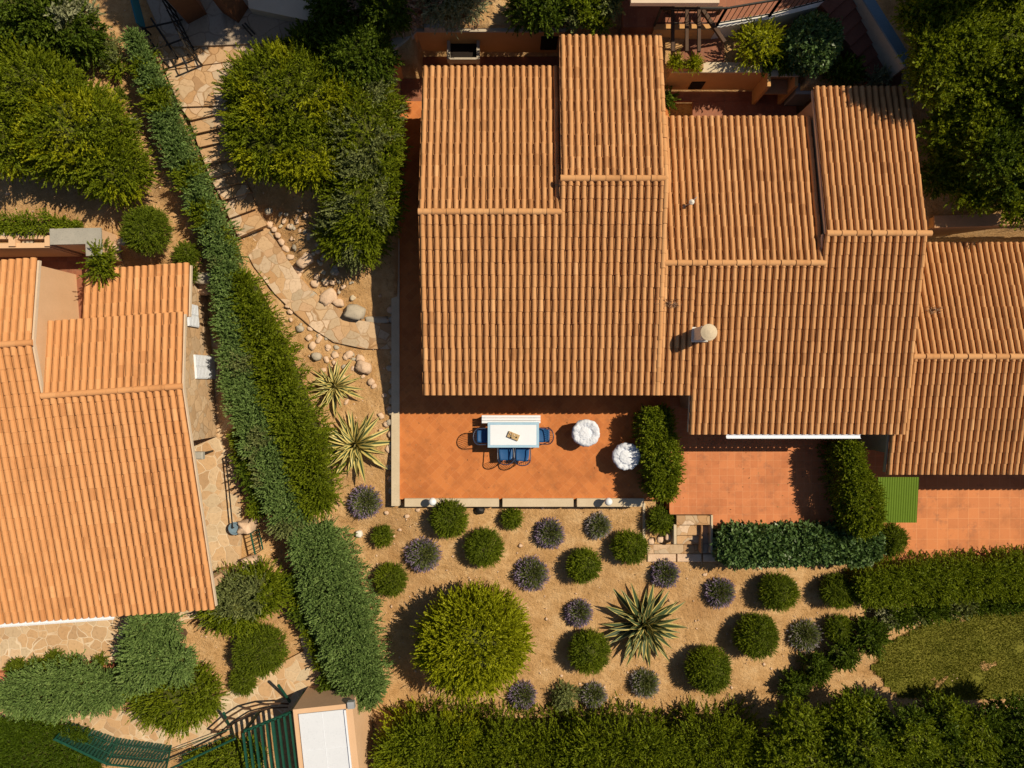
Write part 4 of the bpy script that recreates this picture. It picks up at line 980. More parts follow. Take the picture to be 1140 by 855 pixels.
# north east wood edge
GN='trees at the north east corner'
for k,(px,py,rp,zg,ht,kind,lab) in enumerate([
 (1064,36,70,1.2,2.9,'tree','yellow green tree in the top right nearest the blue grey stair wall'),
 (1122,45,80,1.2,2.9,'tree','tall yellow green tree in the top right corner'),
 (1090,122,66,1.1,2.0,'tree','dark leafy tree in the middle of the right wood beside the raised roof'),
 (1142,150,72,1.1,2.6,'deep','dark tree at the right edge below the corner tree'),
 (1072,190,44,1.0,1.5,'deep','low dark tree right of the raised roof above the passage wall'),
 (1122,206,46,1.0,1.7,'tree','yellow green tree right above the narrow passage wall')]):
    tree(px,py,rp,zg,ht,lab,kind,40+k,group=GN,mix=(('olive leaf',.5) if kind=='tree' else ('hedge leaf',.5)))
# big bushes north west
def bush(lobes_px,kind,label,seed,mix=None,name='large_bush',group=None,density=1.0,scale=1.0):
    L=[]
    for px,py,rx,ry,zg,h in lobes_px:
        zc=zg+h*.5; p=W(px,py,zc); k=(H-zc)/F; L.append(((p[0],p[1],zc),(rx*k,ry*k,h*.55)))
    return grow(name,L,kind,label=label,cat='bush',seed=seed,mix=mix,group=group,density=density,scale=scale)
GW='large bushes on the upper slope'
bush([(320,108,70,58,1.5,1.9),(304,148,52,56,1.4,1.7),(345,165,56,46,1.2,1.7),(370,120,44,60,1.3,1.7)],'olive','huge olive green bush overhanging the stone steps',61,('yellow green leaf',.35),group=GW,density=1.1)
bush([(405,145,42,80,1.0,1.9),(405,212,42,72,.7,1.8),(392,260,40,38,.4,1.6)],'olive','tall bush with greyish foliage next to the west wall of the main house',62,('sage leaf',.3),group=GW)
bush([(395,62,48,34,1.7,1.6),(350,50,30,22,1.9,1.2)],'deep','dark shaded bush behind the huge olive bush',63,group=GW)
bush([(38,108,60,56,2.7,1.9),(85,150,62,58,2.5,2.0),(128,188,42,38,2.3,1.7),(10,140,45,60,2.7,1.8)],'olive','wide olive green bush mass on the upper left slope',64,('yellow green leaf',.25),group=GW,density=1.1)
bush([(25,22,70,38,2.8,2.0),(75,30,34,34,2.7,1.8),(95,52,22,18,2.6,1.2)],'deep','dark mixed bush in the top left corner',65,('grey leaf',.18),group=GW)
ball(112,293,21,'bushy tuft overhanging the tiled roof corner of the left house','olive',name='roofside_shrub',zg=2.3,group='shrubs by the left house')
ball(208,283,14,'small shrub between the left house corner and the juniper hedge','ball',name='small_shrub',zg=1.7)
ball(213,305,9,'tiny shrub squeezed between the roof corner and stacked stone blocks','ball',name='small_shrub',zg=1.4)
def tuft(px,py,rp,label,kind='sage',zg=None,h=1.1,group=None,name='wild_shrub'): return ball(px,py,rp,label,kind,hf=h,name=name,zg=zg,group=group,density=.55)
tuft(118,58,22,'sparse wild shrub with dry twigs on bare soil left of the gate','sage')
tuft(132,75,14,'leafy wild shrub next to the sparse dry one left of the juniper hedge','olive')
tuft(133,107,10,'tiny wild shrub on bare soil between the bush mass and juniper hedge','ball')
tuft(150,138,8,'tiny weedy shrub at the tip of a white stone on the upper slope','sage')
hedge('ground_plants',hst([(-10,253,20,2.5,.4),(30,250,22,2.5,.45),(70,249,20,2.45,.45),(90,252,12,2.4,.35)]),'hedge','low weedy ground plants above the boulders behind the left house',cat='plants',seed=12,lump=.3,density=.7)
# south of the left house
hedge('juniper_hedge',hst([(5,775,40,.25,1.1),(40,770,62,.2,1.3),(90,766,64,.2,1.3),(140,768,48,.2,1.2)]),'juniper','low blue green juniper hedge in front of the left house porch',seed=13,group='plants in front of the left house',lump=.1)
tree(172,728,50,.2,2.3,'blue green juniper tree at the porch corner of the left house','juniper',71,name='juniper_tree',lob=6)
bush([(198,772,54,38,.15,1.5)],'olive','round olive green bush beside the lower flagstone path',72,('hedge leaf',.4),group='plants in front of the left house')
bush([(262,668,36,38,.1,1.7),(292,655,26,30,.1,1.6)],'olive','large mixed bush at the south east corner of the left house roof',73,('sage leaf',.3),group='plants in front of the left house')
bush([(290,724,29,27,.0,1.3)],'ball','round green bush between the mixed bush and the lower path bend',74,group='plants in front of the left house')
ball(271,758,15,'small green shrub at the edge of the lower path bend','ball',name='small_shrub')
for k,(px,py,rp,lab) in enumerate([(18,744,11,'leftmost small green shrub on the porch edge of the left house'),(40,741,9,'second small green shrub along the porch edge'),(60,735,11,'third small green shrub along the porch edge'),(82,738,8,'smallest green shrub along the porch edge near the clay bricks'),(112,735,7,'tiny potted weed against the porch pillar shadow')]):
    ball(px,py,rp,lab,'ball',name='small_shrub',zg=.35,group='small shrubs along the porch edge')
hedge('shade_hedge',hst([(268,480,20,.2,.8),(285,540,26,.1,1.1),(290,575,30,.05,1.0)]),'deep','dark low shrubs in the shade between the side path and juniper hedge',seed=14,lump=.25,mix=('olive leaf',.4))
hedge('shade_hedge',hst([(325,640,22,-.05,.9),(340,680,26,-.15,1.0),(358,730,30,-.25,1.0),(372,765,24,-.35,.9)]),'deep','loose dark shrubs at the foot of the broad juniper hedge by the lower path',seed=15,lump=.25,mix=('olive leaf',.5))
hedge('lawn_hedge',hst([(-20,835,80,-.1,.9),(30,838,90,-.1,.95),(75,848,84,-.1,.9),(105,866,70,-.15,.8)]),'lawnhedge','dense dark green hedge mass in the bottom left corner',seed=16,lump=.04,density=1.1,sq=.45)
bush([(262,845,34,22,-.1,1.0),(228,850,26,16,-.1,.8)],'hedge','leafy green shrub behind the green pergola rails',75)
# top edge
bush([(500,4,42,22,1.8,1.6)],'grey','grey twiggy shrub hanging over the ochre yard wall',81,('dry twig',.35),density=.8)
tree(656,4,36,1.4,1.5,'bright green round tree right behind the raised roof','tree',82,lob=6,mix=('sage leaf',.15))
bush([(600,10,34,24,1.6,1.3)],'deep','dark bush between the grey shrub and the round green tree',83)
bush([(843,50,29,26,1.2,1.2)],'bright','feathery yellow green shrub in front of the white upper wall',84,density=.42)
bush([(904,50,30,31,1.2,1.3)],'glossy','blue green shrub beside the dark staircase',85)
bush([(872,66,36,11,1.25,.6),(940,80,28,12,1.2,.7)],'deep','dark ground shrubs along the stone wall top near the barbecue',86)
bush([(975,88,16,8,1.2,.7)],'grey','pale grey green shrub at the edge of the raised roof',87)
bush([(430,10,40,26,2.0,1.5),(375,8,30,20,2.1,1.3)],'deep','dark bushes along the top edge with scattered sunlit leaves',88,('dry twig',.1))
for px,py,lab in ((753,70,'left yellow green tuft plant in the clay planter trough'),(773,71,'right yellow green tuft plant in the clay planter trough')):
    ball(px,py,10,lab,'bright',name='potted_plant',cat='plant',zg=1.6,scale=.6,group='plants in the clay planter')
bush([(742,112,8,12,0,.7)],'deep','small dark plant in the corner of the shaded yard',89)
for k,(X_,Y_,r_,zg_,ht_) in enumerate([(-5.8,12.9,2.0,2.2,7.2),(-2.7,12.2,2.0,2.1,7.0),(.5,12.5,1.9,2.0,6.8),(1.7,13.9,1.6,1.9,6.8),(12.8,11.9,2.0,1.2,6.4),(16.0,12.2,2.1,1.2,6.5),(18.6,10.0,2.1,1.0,6.6),(19.4,7.4,1.8,.8,5.6)]):  # unseen trees added as shadow casters over the top strip and right wood
    zc_=zg_+ht_*.72; tree(CX+X_*F/(H-zc_),CY-Y_*F/(H-zc_),r_*F/(H-zc_),zg_,ht_,'unseen tall tree added outside the view to shade the yards','deep',120+k,group='unseen trees added to cast shade',scale=1.4,density=1.3)
# lawn
pts=[(968,742,-1.18),(985,715,-1.14),(1035,692,-1.25),(1090,682,-1.4),(1170,672,-1.6),(1170,775,-1.62),(1060,778,-1.3),(1000,775,-1.2)]
P=[W(*p) for p in pts]
mn=np.array(P)[:,:2].min(0); mx=np.array(P)[:,:2].max(0)
def inside(x,y,poly):
    c=np.zeros(len(x),bool); n=len(poly)
    for i in range(n):
        x1,y1=poly[i][:2]; x2,y2=poly[(i+1)%n][:2]
        cond=((y1>y)!=(y2>y))&(x<(x2-x1)*(y-y1)/(y2-y1+1e-12)+x1); c^=cond
    return c
rng=np.random.default_rng(5); n=60000; gx=rng.uniform(mn[0],mx[0],n); gy_=rng.uniform(mn[1],mx[1],n); kk=inside(gx,gy_,P); gx,gy_=gx[kk],gy_[kk]
f=sines(np.stack([gx,gy_],1),9,.5,9); kk=f>-1.3+rng.normal(size=len(f))*.3; gx,gy_,f=gx[kk],gy_[kk],f[kk]
gzv=gz_raw(gx,gy_); D=unit(np.stack([rng.normal(size=len(gx))*.8,rng.normal(size=len(gx))*.8,np.full(len(gx),.75)],1))
V,Q=leaf_quads(np.stack([gx,gy_,gzv],1),D,unit(np.cross(D,rng.normal(size=(len(gx),3)))),rng.uniform(.06,.13,len(gx)),np.full(len(gx),.02))
tag(np_mesh('grass',V,Q,'grass blade',np.clip(.45+.16*f+rng.normal(size=len(gx))*.18,0,1)),kind='stuff')
b=MB(); gxs=np.linspace(mn[0],mx[0],30); gys=np.linspace(mn[1],mx[1],18); GX,GY=np.meshgrid(gxs,gys); GZ=gz_raw(GX.ravel(),GY.ravel())+.035
ii=np.arange(GX.size).reshape(GX.shape); QQ=np.stack([ii[:-1,:-1],ii[:-1,1:],ii[1:,1:],ii[1:,:-1]],-1).reshape(-1,4)
cc=inside((GX.ravel()[QQ]).mean(1),(GY.ravel()[QQ]).mean(1),P)
tag(np_mesh('lawn',np.stack([GX.ravel(),GY.ravel(),GZ],1),QQ[cc],'lawn soil',smooth=True),kind='structure')

# ------------------------------------------------------------------ stones
def rock(px,py,rx,ry,label,h=.6,rot=0,mat='pink granite',zg=None,group=None,name='boulder',cat='stone',box=False):
    rng=np.random.default_rng(int(px*13+py*7)); zg=ground_at(px,py) if zg is None else zg
    p=W(px,py,zg+.05); k=(H-zg)/F; nu,nv=12,7
    U,Vv=np.meshgrid(np.linspace(0,2*np.pi,nu,endpoint=False),np.linspace(-np.pi/2*.9999,np.pi/2*.9999,nv))
    d=np.stack([np.cos(U)*np.cos(Vv),np.sin(U)*np.cos(Vv),np.sin(Vv)],-1).reshape(-1,3)
    if box: d=np.sign(d)*np.abs(d)**.55
    else: d=np.sign(d)*np.abs(d)**.72
    if not box and rx>3.5: rx*=.78; ry*=.78
    d=d*(1+.17*sines(d,int(px*31+py),.6,6)[:,None]); r=np.array([rx*k,ry*k,min(rx,ry)*k*h])
    c,s=math.cos(rot),math.sin(rot); v=d*r; v=np.stack([v[:,0]*c-v[:,1]*s,v[:,0]*s+v[:,1]*c,v[:,2]],1)+np.array([p[0],p[1],zg+r[2]*.55])
    i=np.arange(nu*nv).reshape(nv,nu); a=i[:-1]; bq=i[1:]; Q=np.stack([a,np.roll(a,-1,1),np.roll(bq,-1,1),bq],-1).reshape(-1,4)
    o=np_mesh(name,v,Q,mat,smooth=(not box and rx<4),loc=(p[0],p[1],zg)); 
    return tag(o,label,cat,group)
G1='stones edging the upper side of the path'; L1='pale stone in the row edging the upper right side of the flagstone path'
for q_ in [(298,236,5,4),(300,250,5,5),(305,255,4,4),(309,262,5,4),(313,269,5,4),(318,277,6,4),(323,286,6,4),(329,299,4,3),(333,306,4,3),(316,246,4,3),(322,252,3,3),(330,246,4,3),(334,258,5,3),(352,308,5,4),(363,315,4,4),(350,316,6,5),(325,265,4,3),(340,240,3,3),(345,262,5,4)]:
    rock(*q_,L1,group=G1,rot=q_[0]*.7)
rock(299,235,5,5,'round stump like stone at the top of the stone row beside the path steps',mat='grey stone')
rock(333,301,6,4,'pale egg shaped stone casting a shadow on the upper path edge',h=.8)
rock(340,290,13,9,'large flat pinkish boulder half hidden by the huge olive bush',rot=.6)
rock(331,275,8,5,'grey boulder in the dappled shade above the path',mat='grey stone',rot=.3)
rock(366,331,10,8,'angular pink boulder at the upper path edge left of two grey boulders',rot=.5,box=True)
rock(377,337,8,6,'rounded beige boulder between the angular pink one and the big grey block',h=.8)
rock(396,348,11,8,'big grey block boulder at the lower upper path edge',rot=-.2,box=True,mat='grey stone',h=.9)
rock(348,328,8,5,'flat slab stone leaning on the path edge',rot=-.7,mat='grey stone')
rock(420,356,14,4,'long pale kerb stone where the path enters the shade of the house',mat='grey stone',box=True,h=.5)
G6='small stones on the bank under the huge bush'; L6='small rough stone on the bank between the path stones and the huge bush'
G2='stones scattered between path and agaves'; L2='rounded stone scattered on the soil between the lower path edge and the agaves'
for q_ in [(323,347,4,4),(345,366,4,3),(343,376,4,4),(355,378,6,4),(348,385,6,5),(373,395,5,5),(388,395,7,5),(401,400,7,6),(363,400,5,4),(352,397,5,4),(413,425,5,5),(416,430,4,3),(424,463,5,4),(430,472,4,4),(433,455,4,4),(428,440,4,3),(382,420,4,4),(365,386,3,3),(320,340,3,3),(424,480,3,3),(432,500,3,4),(385,448,4,3),(360,412,4,3),(372,404,4,3)]:
    rock(*q_,L2,group=G2,rot=q_[1]*.9)
rock(334,366,6,5,'dark grey round stone between the green hedge and the path edge',mat='grey stone',h=.9)
rock(353,397,7,6,'dark rounded stone above the smaller agave',mat='grey stone',h=.9)
rock(405,409,11,9,'largest pale boulder beside the smaller agave',h=.9,rot=-.4)
rr3=random.Random(8)
for k in range(34):
    t_=rr3.random(); a_=Vector((300,240)).lerp(Vector((372,330)),t_); rock(a_.x+rr3.uniform(4,38)*(1-t_*.3),a_.y+rr3.uniform(-10,10),rr3.uniform(1.6,3.6),rr3.uniform(1.5,3),L6,group=G6,rot=rr3.uniform(0,3),mat=rr3.choice(['pink granite','grey stone','curb concrete']))
for k in range(22):
    t_=rr3.random(); a_=Vector((318,345)).lerp(Vector((405,405)),t_); rock(a_.x+rr3.uniform(-8,14),a_.y+rr3.uniform(0,16),rr3.uniform(1.5,3.2),rr3.uniform(1.4,2.8),L2,group=G2,rot=rr3.uniform(0,3),mat=rr3.choice(['pink granite','grey stone']))
G3='stones along the west kerb of the terrace'; L3='small stone in the row along the west kerb of the dining terrace'
for y in (345,356,392,402,410,424,436,446,458,470,483,496,509,520,533,546): rock(436+((y*7)%5)-2,y,3.5,4,L3,group=G3,rot=y,mat='pink granite' if y%2 else 'grey stone')
G4='boulders behind the left house'; L4='grey boulder in the row above the planter wall behind the left house'
for q_ in [(4,261,7,5),(18,260,9,5),(32,259,9,5),(45,253,5,4),(55,250,6,4)]: rock(*q_,L4,group=G4,zg=2.6,h=.7,mat='grey stone')
rock(58,257,9,4,'flat reddish stone on the end of the boulder row behind the left house',zg=2.7,h=.5)
rock(117,264,7,4,'grey boulder beside the end of the L shaped wall',rot=-.8,mat='grey stone')
rock(139,269,10,6,'large grey boulder touching the round shrub on the upper slope',mat='grey stone',h=.8)
rock(128,276,8,5,'light beige boulder between the L shaped wall and the round shrub',h=.8)
rock(145,133,5,3,'flat whitish stone on bare soil of the upper slope',mat='white stucco',h=.4)
rock(229,310,12,7,'upper block of the stacked stone pair at the left house corner',zg=1.2,h=1.1,box=True,mat='grey stone')
rock(230,321,10,8,'lower block of the stacked stone pair at the left house corner',zg=.7,h=1.1,box=True)
rock(400,594,5,5,'small white round stone beside the juniper hedge',mat='white stucco',h=.9)
rock(534,567,8,6,'dark grey boulder against the south side of the terrace kerb',mat='black iron',h=1.0)
G5='small stones in the sand garden'; L5='little pale stone lying on the sand of the garden'
for q_ in [(430,571,2.5,2),(453,575,3,2),(604,565,2,2),(667,571,2,2),(682,565,2.2,1.6),(445,590,2,1.5),(785,640,2.5,1.5),(540,590,1.5,1.5),(465,568,2.5,2)]: rock(*q_,L5,group=G5)
for k,(px,py) in enumerate([(725,603),(735,601),(744,598)]): rock(px,py,4.5,4.5,['left','middle','right'][k]+' pale flat stone of three between the round shrub and the stone steps',h=.5,zg=-.35,group='three flat stones by the steps')
rng=np.random.default_rng(77); n=5200; sx=rng.uniform(-15.5,15.8,n); sy=rng.uniform(-10.5,12,n); kk=np.ones(n,bool)
for x0,x1,y0,y1,z in PITS: kk&=~((sx>x0-.2)&(sx<x1+.2)&(sy>y0-.2)&(sy<y1+.2))
llx=(sx-LH_O[0])*cL+(sy-LH_O[1])*sL; lly=-(sx-LH_O[0])*sL+(sy-LH_O[1])*cL
kk&=~((llx<.6)&(lly>-6.8)&(lly<4.4)); sx,sy=sx[kk],sy[kk]; n=len(sx); szz=gz_raw(sx,sy); rr=rng.gamma(2,.009,n)+.008
oct_=np.array([[1,0,0],[0,1,0],[-1,0,0],[0,-1,0],[0,0,.7],[0,0,-.7]])
V=(oct_[None]*rr[:,None,None]*rng.uniform(.6,1.4,(n,6,1))+np.stack([sx,sy,szz+rr*.3],1)[:,None]).reshape(-1,3)
T8=np.array([[0,1,4],[1,2,4],[2,3,4],[3,0,4],[1,0,5],[2,1,5],[3,2,5],[0,3,5]]); Q=(T8[None]+(np.arange(n)*6)[:,None,None]).reshape(-1,3)
tag(np_mesh('gravel',V,Q,'pink granite'),kind='stuff')

# dry leaves blown over soil, paving and terrace
rng=np.random.default_rng(91); n=5200; sx=rng.uniform(-15.5,15.8,n); sy=rng.uniform(-10.5,12,n); szz=gz_raw(sx,sy)+.012
ter=(sx>-3.5)&(sx<4.2)&(sy>-3.6)&(sy<-.3); mt=(sx>5.1)&(sx<10.2)&(sy>-4.1)&(sy<-1.4)
f=sines(np.stack([sx,sy],1),17,.35,8); pit=np.zeros(n,bool)
for x0,x1,y0,y1,z in PITS: pit|=(sx>x0-.1)&(sx<x1+.1)&(sy>y0-.1)&(sy<y1+.1)
llx=(sx-LH_O[0])*cL+(sy-LH_O[1])*sL; lly=-(sx-LH_O[0])*sL+(sy-LH_O[1])*cL
lhm=(llx<.6)&(lly>-7.2)&(lly<4.4)
keep=(~pit&~lhm&(f>-.2))|((ter|mt)&(rng.random(n)<.22)); szz=np.where(ter,.008,np.where(mt,-.042,szz)); sx,sy,szz=sx[keep],sy[keep],szz[keep]; n=len(sx)
a_=rng.uniform(0,6.28,n); D=unit(np.stack([np.cos(a_),np.sin(a_),rng.uniform(-.1,.3,n)],1)); S=unit(np.cross(D,np.tile([0,0,1.],(n,1))+rng.normal(size=(n,3))*.3))
V,Q=leaf_quads(np.stack([sx,sy,szz],1),D,S,rng.uniform(.03,.075,n),rng.uniform(.014,.03,n))
tag(np_mesh('leaf_litter',V,Q,'dry litter',rng.uniform(0,1,n)),kind='stuff')

# ------------------------------------------------------------------ stone steps from the middle terrace to the garden
stp=empty('stone_steps',(6.0,-5.0,-.6),'small flight of flagstone steps with side wall from middle terrace down to the sand','steps')
def pxbox(x0,y0,x1,y1,zt,zb,name,mat,par):
    a=W(x0,y0,zt); c=W(x1,y1,zt); b=MB(); b.box(((a[0]+c[0])/2,(a[1]+c[1])/2,(zt+zb)/2),(abs(c[0]-a[0]),abs(a[1]-c[1]),zt-zb),0,0,.5,.012); return b.build(name,mat,par)
pxbox(753,574,793,584.5,-.06,-1,'step','pink flagstone',stp)
pxbox(753.5,585,780,596,-.22,-1,'step','pink flagstone',stp)
pxbox(753.5,596.4,780,606,-.36,-1,'step','pink flagstone',stp)
pxbox(720,606.3,780.5,616.5,-.48,-1,'landing','pink flagstone',stp)
pxbox(750,584,753.3,606,-.08,-1,'side_wall','curb concrete',stp)
pxbox(780.6,585,782.4,616,-.06,-1,'side_wall','clay brick',stp)
pxbox(791.3,573.5,793.8,616,-.02,-1,'side_wall','curb concrete',stp)
pxbox(782.5,585,791,616,-.3,-1,'side_bed','grey flagstone',stp)
for x0,x1 in ((721,752.5),(754,781),(783,797)): pxbox(x0,616.9,x1,625.5,-.5,-1,'kerb_stone','pink granite',stp)
tag(pxbox(715.5,560,718.5,607,-.5,-1,'edging_stone','curb concrete',None),'narrow concrete edging strip running down from the terrace kerb end','edging')

# ------------------------------------------------------------------ dining furniture
tx,ty=(571-CX+14)*21.25/F,(CY-484)*21.25/F
tb=empty('dining_table',((571.5-CX)*21.25/F,(CY-484.2)*21.25/F,0),'white topped dining table with pale blue frame on the orange terrace','table')
t0=np.array(tb.location); tw,td=1.58,.78
b=MB()
for sx_,sy_,wx_,wy_ in ((0,td/2-.04,tw,.08),(0,-td/2+.04,tw,.08),(-tw/2+.04,0,.08,td-.16),(tw/2-.04,0,.08,td-.16)): b.box((t0[0]+sx_,t0[1]+sy_,.73),(wx_,wy_,.05),0,0,.5,.006)
b.build('frame','pale blue paint',tb)
b=MB(); b.box((t0[0],t0[1],.735),(tw-.16,td-.16,.045)); b.build('tabletop','white paint',tb)
for a,c in ((-1,-1),(1,-1),(1,1),(-1,1)):
    b=MB(); b.box((t0[0]+a*(tw/2-.08),t0[1]+c*(td/2-.08),.352),(.06,.06,.705)); b.build('leg','pale blue paint',tb)
b=MB(); b.box((t0[0],t0[1]+td/2-.1,.66),(tw-.22,.03,.08)); b.box((t0[0],t0[1]-td/2+.1,.66),(tw-.22,.03,.08)); b.build('apron','pale blue paint',tb)
bn=empty('bench',((569-CX)*21.5/F,(CY-466.8)*21.5/F,0),'white slatted bench pushed against the house side of the dining table','bench')
b0=np.array(bn.location); bw=1.83
b=MB()
for k in range(3): b.box((b0[0],b0[1]-.085+.085*k,.455),(bw,.076,.035),0,0,.5,.006)
b.build('seat','white paint',bn)
for a in (-1,1):
    b=MB(); b.box((b0[0]+a*(bw/2-.12),b0[1],.218),(.06,.22,.435)); b.build('leg','white paint',bn)
b=MB(); b.box((b0[0],b0[1],.2),(bw-.3,.04,.06)); b.build('stretcher','white paint',bn)
# patterned tray on the table
tr=empty('tray',(t0[0]-.0,t0[1]-.03,.7575),'small tan tray box with dark pebbles tilted on the white table','tray')
b=MB(); a=math.radians(-22)
b.box((tr.location.x,tr.location.y,.790),(.36,.19,.065),a,0,.5,.008); b.build('box','tan cardboard',tr)
rr_=random.Random(3)
for k in range(9):
    lx_,ly__=rr_.uniform(-.15,.15),rr_.uniform(-.065,.065); rx_=rr_.uniform(.015,.032)
    b=MB(); b.lathe([(rx_*.5,0),(rx_,.008),(rx_*.8,.02),(rx_*.2,.027)],(tr.location.x+lx_*math.cos(a)-ly__*math.sin(a),tr.location.y+lx_*math.sin(a)+ly__*math.cos(a),.8225),10)
    b.build('pebble',['black iron','grey stone','pale stucco','clay brick'][k%4],tr)
def make_chair():
    r=empty('garden_chair',(0,0,0),'blue garden chair','chair','blue chairs around the dining table')
    b=MB(); prof_=[]
    NX,NY=8,8; vs=[]
    for layer in (0,1):
        for i in range(NX+1):
            for j in range(NY+1):
                u=i/NX*2-1; v=j/NY*2-1; k=1-.10*max(0,-v)*abs(u)
                z=.455-.018*(1-u*u)*(1-v*v)+.012*(v<-.9)-(.025 if layer else 0)
                vs.append((u*.215*k,v*.21,z))
    m=(NX+1)*(NY+1); fs=[]
    for i in range(NX):
        for j in range(NY):
            q_=i*(NY+1)+j; fs+=[(q_,q_+NY+1,q_+NY+2,q_+1),(m+q_+1,m+q_+NY+2,m+q_+NY+1,m+q_)]
    for j in range(NY): fs+=[(j,j+1,m+j+1,m+j),(NX*(NY+1)+j+1,NX*(NY+1)+j,m+NX*(NY+1)+j,m+NX*(NY+1)+j+1)]
    for i in range(NX): fs+=[((i+1)*(NY+1),i*(NY+1),m+i*(NY+1),m+(i+1)*(NY+1)),(i*(NY+1)+NY,(i+1)*(NY+1)+NY,m+(i+1)*(NY+1)+NY,m+i*(NY+1)+NY)]
    b.add(vs,fs); b.build('seat','blue plastic',r,True)
    for sx_ in (-1,1):
        for sy_ in (-1,1):
            b=MB(); top=.655 if sy_>0 else .44
            b.tube([(sx_*.235,sy_*.21,0),(sx_*.225,sy_*.19,.44)]+([(sx_*.235,.2,.655)] if sy_>0 else []),.013,8); b.build('leg','dark blue metal',r)
    # arm and back hoop (front of the chair is +y, the back is -y)
    b=MB(); pts=[(-.235,.2,.655),(-.25,.05,.665),(-.25,-.1,.69)]
    for k in range(9):
        a=math.pi+math.pi*k/8; pts.append((.25*math.cos(a),-.14+.17*math.sin(a),.70+.13*math.sin(math.pi*k/8)))
    pts+=[(.25,-.1,.69),(.25,.05,.665),(.235,.2,.655)]
    b.tube(pts,.016,8); b.build('arm_hoop','dark blue metal',r)
    b=MB()
    for k in range(1,12):
        a=math.pi+math.pi*k/12; e=math.sin(math.pi*k/12)
        b.tube([(.2*math.cos(a),-.14+.07*math.sin(a),.445),(.235*math.cos(a),-.14+.15*math.sin(a),.58),(.25*math.cos(a),-.14+.17*math.sin(a),.70+.13*e)],.0075,5,caps=False)
    b.build('back_rods','dark blue metal',r)
    return r
def copy_thing(src,loc,rz,label):
    c=src.copy(); C.objects.link(c); c.location=loc; c.rotation_euler=(0,0,rz); c['label']=label
    for ch_ in src.children:
        d=ch_.copy(); C.objects.link(d); d.parent=c
        for g_ in ch_.children:
            e=g_.copy(); C.objects.link(e); e.parent=d
    return c
chair=make_chair()
spots=[((538.5,485.5),-math.pi/2,'blue garden chair at the left short end of the dining table'),((604.5,485.0),math.pi/2,'blue garden chair at the right short end of the dining table'),
       ((563,505),.05,'left blue garden chair of two on the long open side of the table'),((581.5,506),-.06,'right blue garden chair of two on the long open side of the table')]
for i,((px,py),rz,lab) in enumerate(spots):
    loc=((px-CX)*21.5/F,(CY-py)*21.5/F,0)
    if i==0: chair.location=loc; chair.rotation_euler=(0,0,rz); chair['label']=lab
    else: copy_thing(chair,loc,rz,lab)
# round white cushioned tub chairs
def tub(px,py,label,seed,face):
    zc=.62; p=W(px,py,zc); root=empty('tub_chair',(p[0],p[1],0),label,'armchair','round white tub chairs'); R_=.43; rng=np.random.default_rng(seed)
    nu=72; prof_=[(.20,.16),(.30,.17),(.36,.28),(.405,.45),(.43,.60),(.425,.68),(.39,.72),(.35,.735),(.30,.735),(.25,.73),(.18,.72),(.10,.715),(.03,.71)]
    V=[]
    for i,(r,z) in enumerate(prof_):
        for j in range(nu):
            a=2*math.pi*j/nu; back=.5+.5*math.cos(a-face); zz=z+ (back**1.5*.11*max(0,(r-.12)/.31) if z>.4 else 0)
            V.append((r*math.cos(a),r*math.sin(a),zz))
    V=np.array(V); amp=np.where(V[:,2]>.42,1,.4)
    w=sines(V*np.array([1,1,1.4]),seed,2.0,12)*.016-np.abs(sines(V,seed+9,3.6,9))*.028+np.abs(sines(V,seed+19,7.0,9))*.010
    ang=np.arctan2(V[:,1],V[:,0]); w+=.008*np.sin(ang*11+seed)*np.clip((np.hypot(V[:,0],V[:,1])-.2)/.2,0,1)
    rad=V/np.maximum(np.linalg.norm(V*np.array([1,1,.8]),axis=1,keepdims=True),.05); V=V+rad*(w*amp)[:,None]+np.array([p[0],p[1],0])
    i=np.arange(nu*len(prof_)).reshape(len(prof_),nu); a=i[:-1]; bq=i[1:]; Q=np.stack([a,np.roll(a,-1,1),np.roll(bq,-1,1),bq],-1).reshape(-1,4)
    np_mesh('cover',V,Q,'white linen',None,None,root,True)
    b=MB(); b.lathe([(.26,0.02),(.30,.05),(.30,.14),(.24,.17)],(p[0],p[1],0),28); b.build('base','dark wood',root)
    for k in range(4):
        b=MB(); a_=math.pi/4+k*math.pi/2; b.tube([(p[0]+.25*math.cos(a_),p[1]+.25*math.sin(a_),0),(p[0]+.25*math.cos(a_),p[1]+.25*math.sin(a_),.05)],.02,8); b.build('foot','black iron',root)
    # seat cushion with a crease
    b=MB(); b.lathe([(.02,.62),(.16,.63),(.215,.67),(.22,.715),(.18,.742),(.1,.755),(.01,.757)],(p[0]-.03*math.cos(face),p[1]-.03*math.sin(face),0),36); o=b.build('cushion','white linen',root,True)
tub(652,482,'white covered round tub chair nearer the dining table',3,.5)
tub(697,508,'white covered round tub chair beside the clipped hedge',8,.35)
# globe lamps
for px,py,lab in ((481.5,558.5,'white globe garden lamp on a short post near the terrace left corner'),(677.5,558.5,'white globe garden lamp on a short post near the clipped hedge')):
    zg=-.6; zt=.5; p=W(px,py,zt); root=empty('globe_lamp',(p[0],p[1],zg),lab,'lamp','globe lamps below the terrace')
    b=MB(); K=10; pf=[(max(.004,.125*math.sin(math.pi*k/K)),-.125*math.cos(math.pi*k/K)) for k in range(K+1)]; b.lathe(pf,(p[0],p[1],zt),20); b.build('globe','lamp globe',root,True)
    b=MB(); b.tube([(p[0],p[1],zg-.1),(p[0],p[1],zt-.12)],.03,8); b.lathe([(.06,0),(.06,.06),(.04,.08)],(p[0],p[1],zt-.19),12); b.build('post','black iron',root)

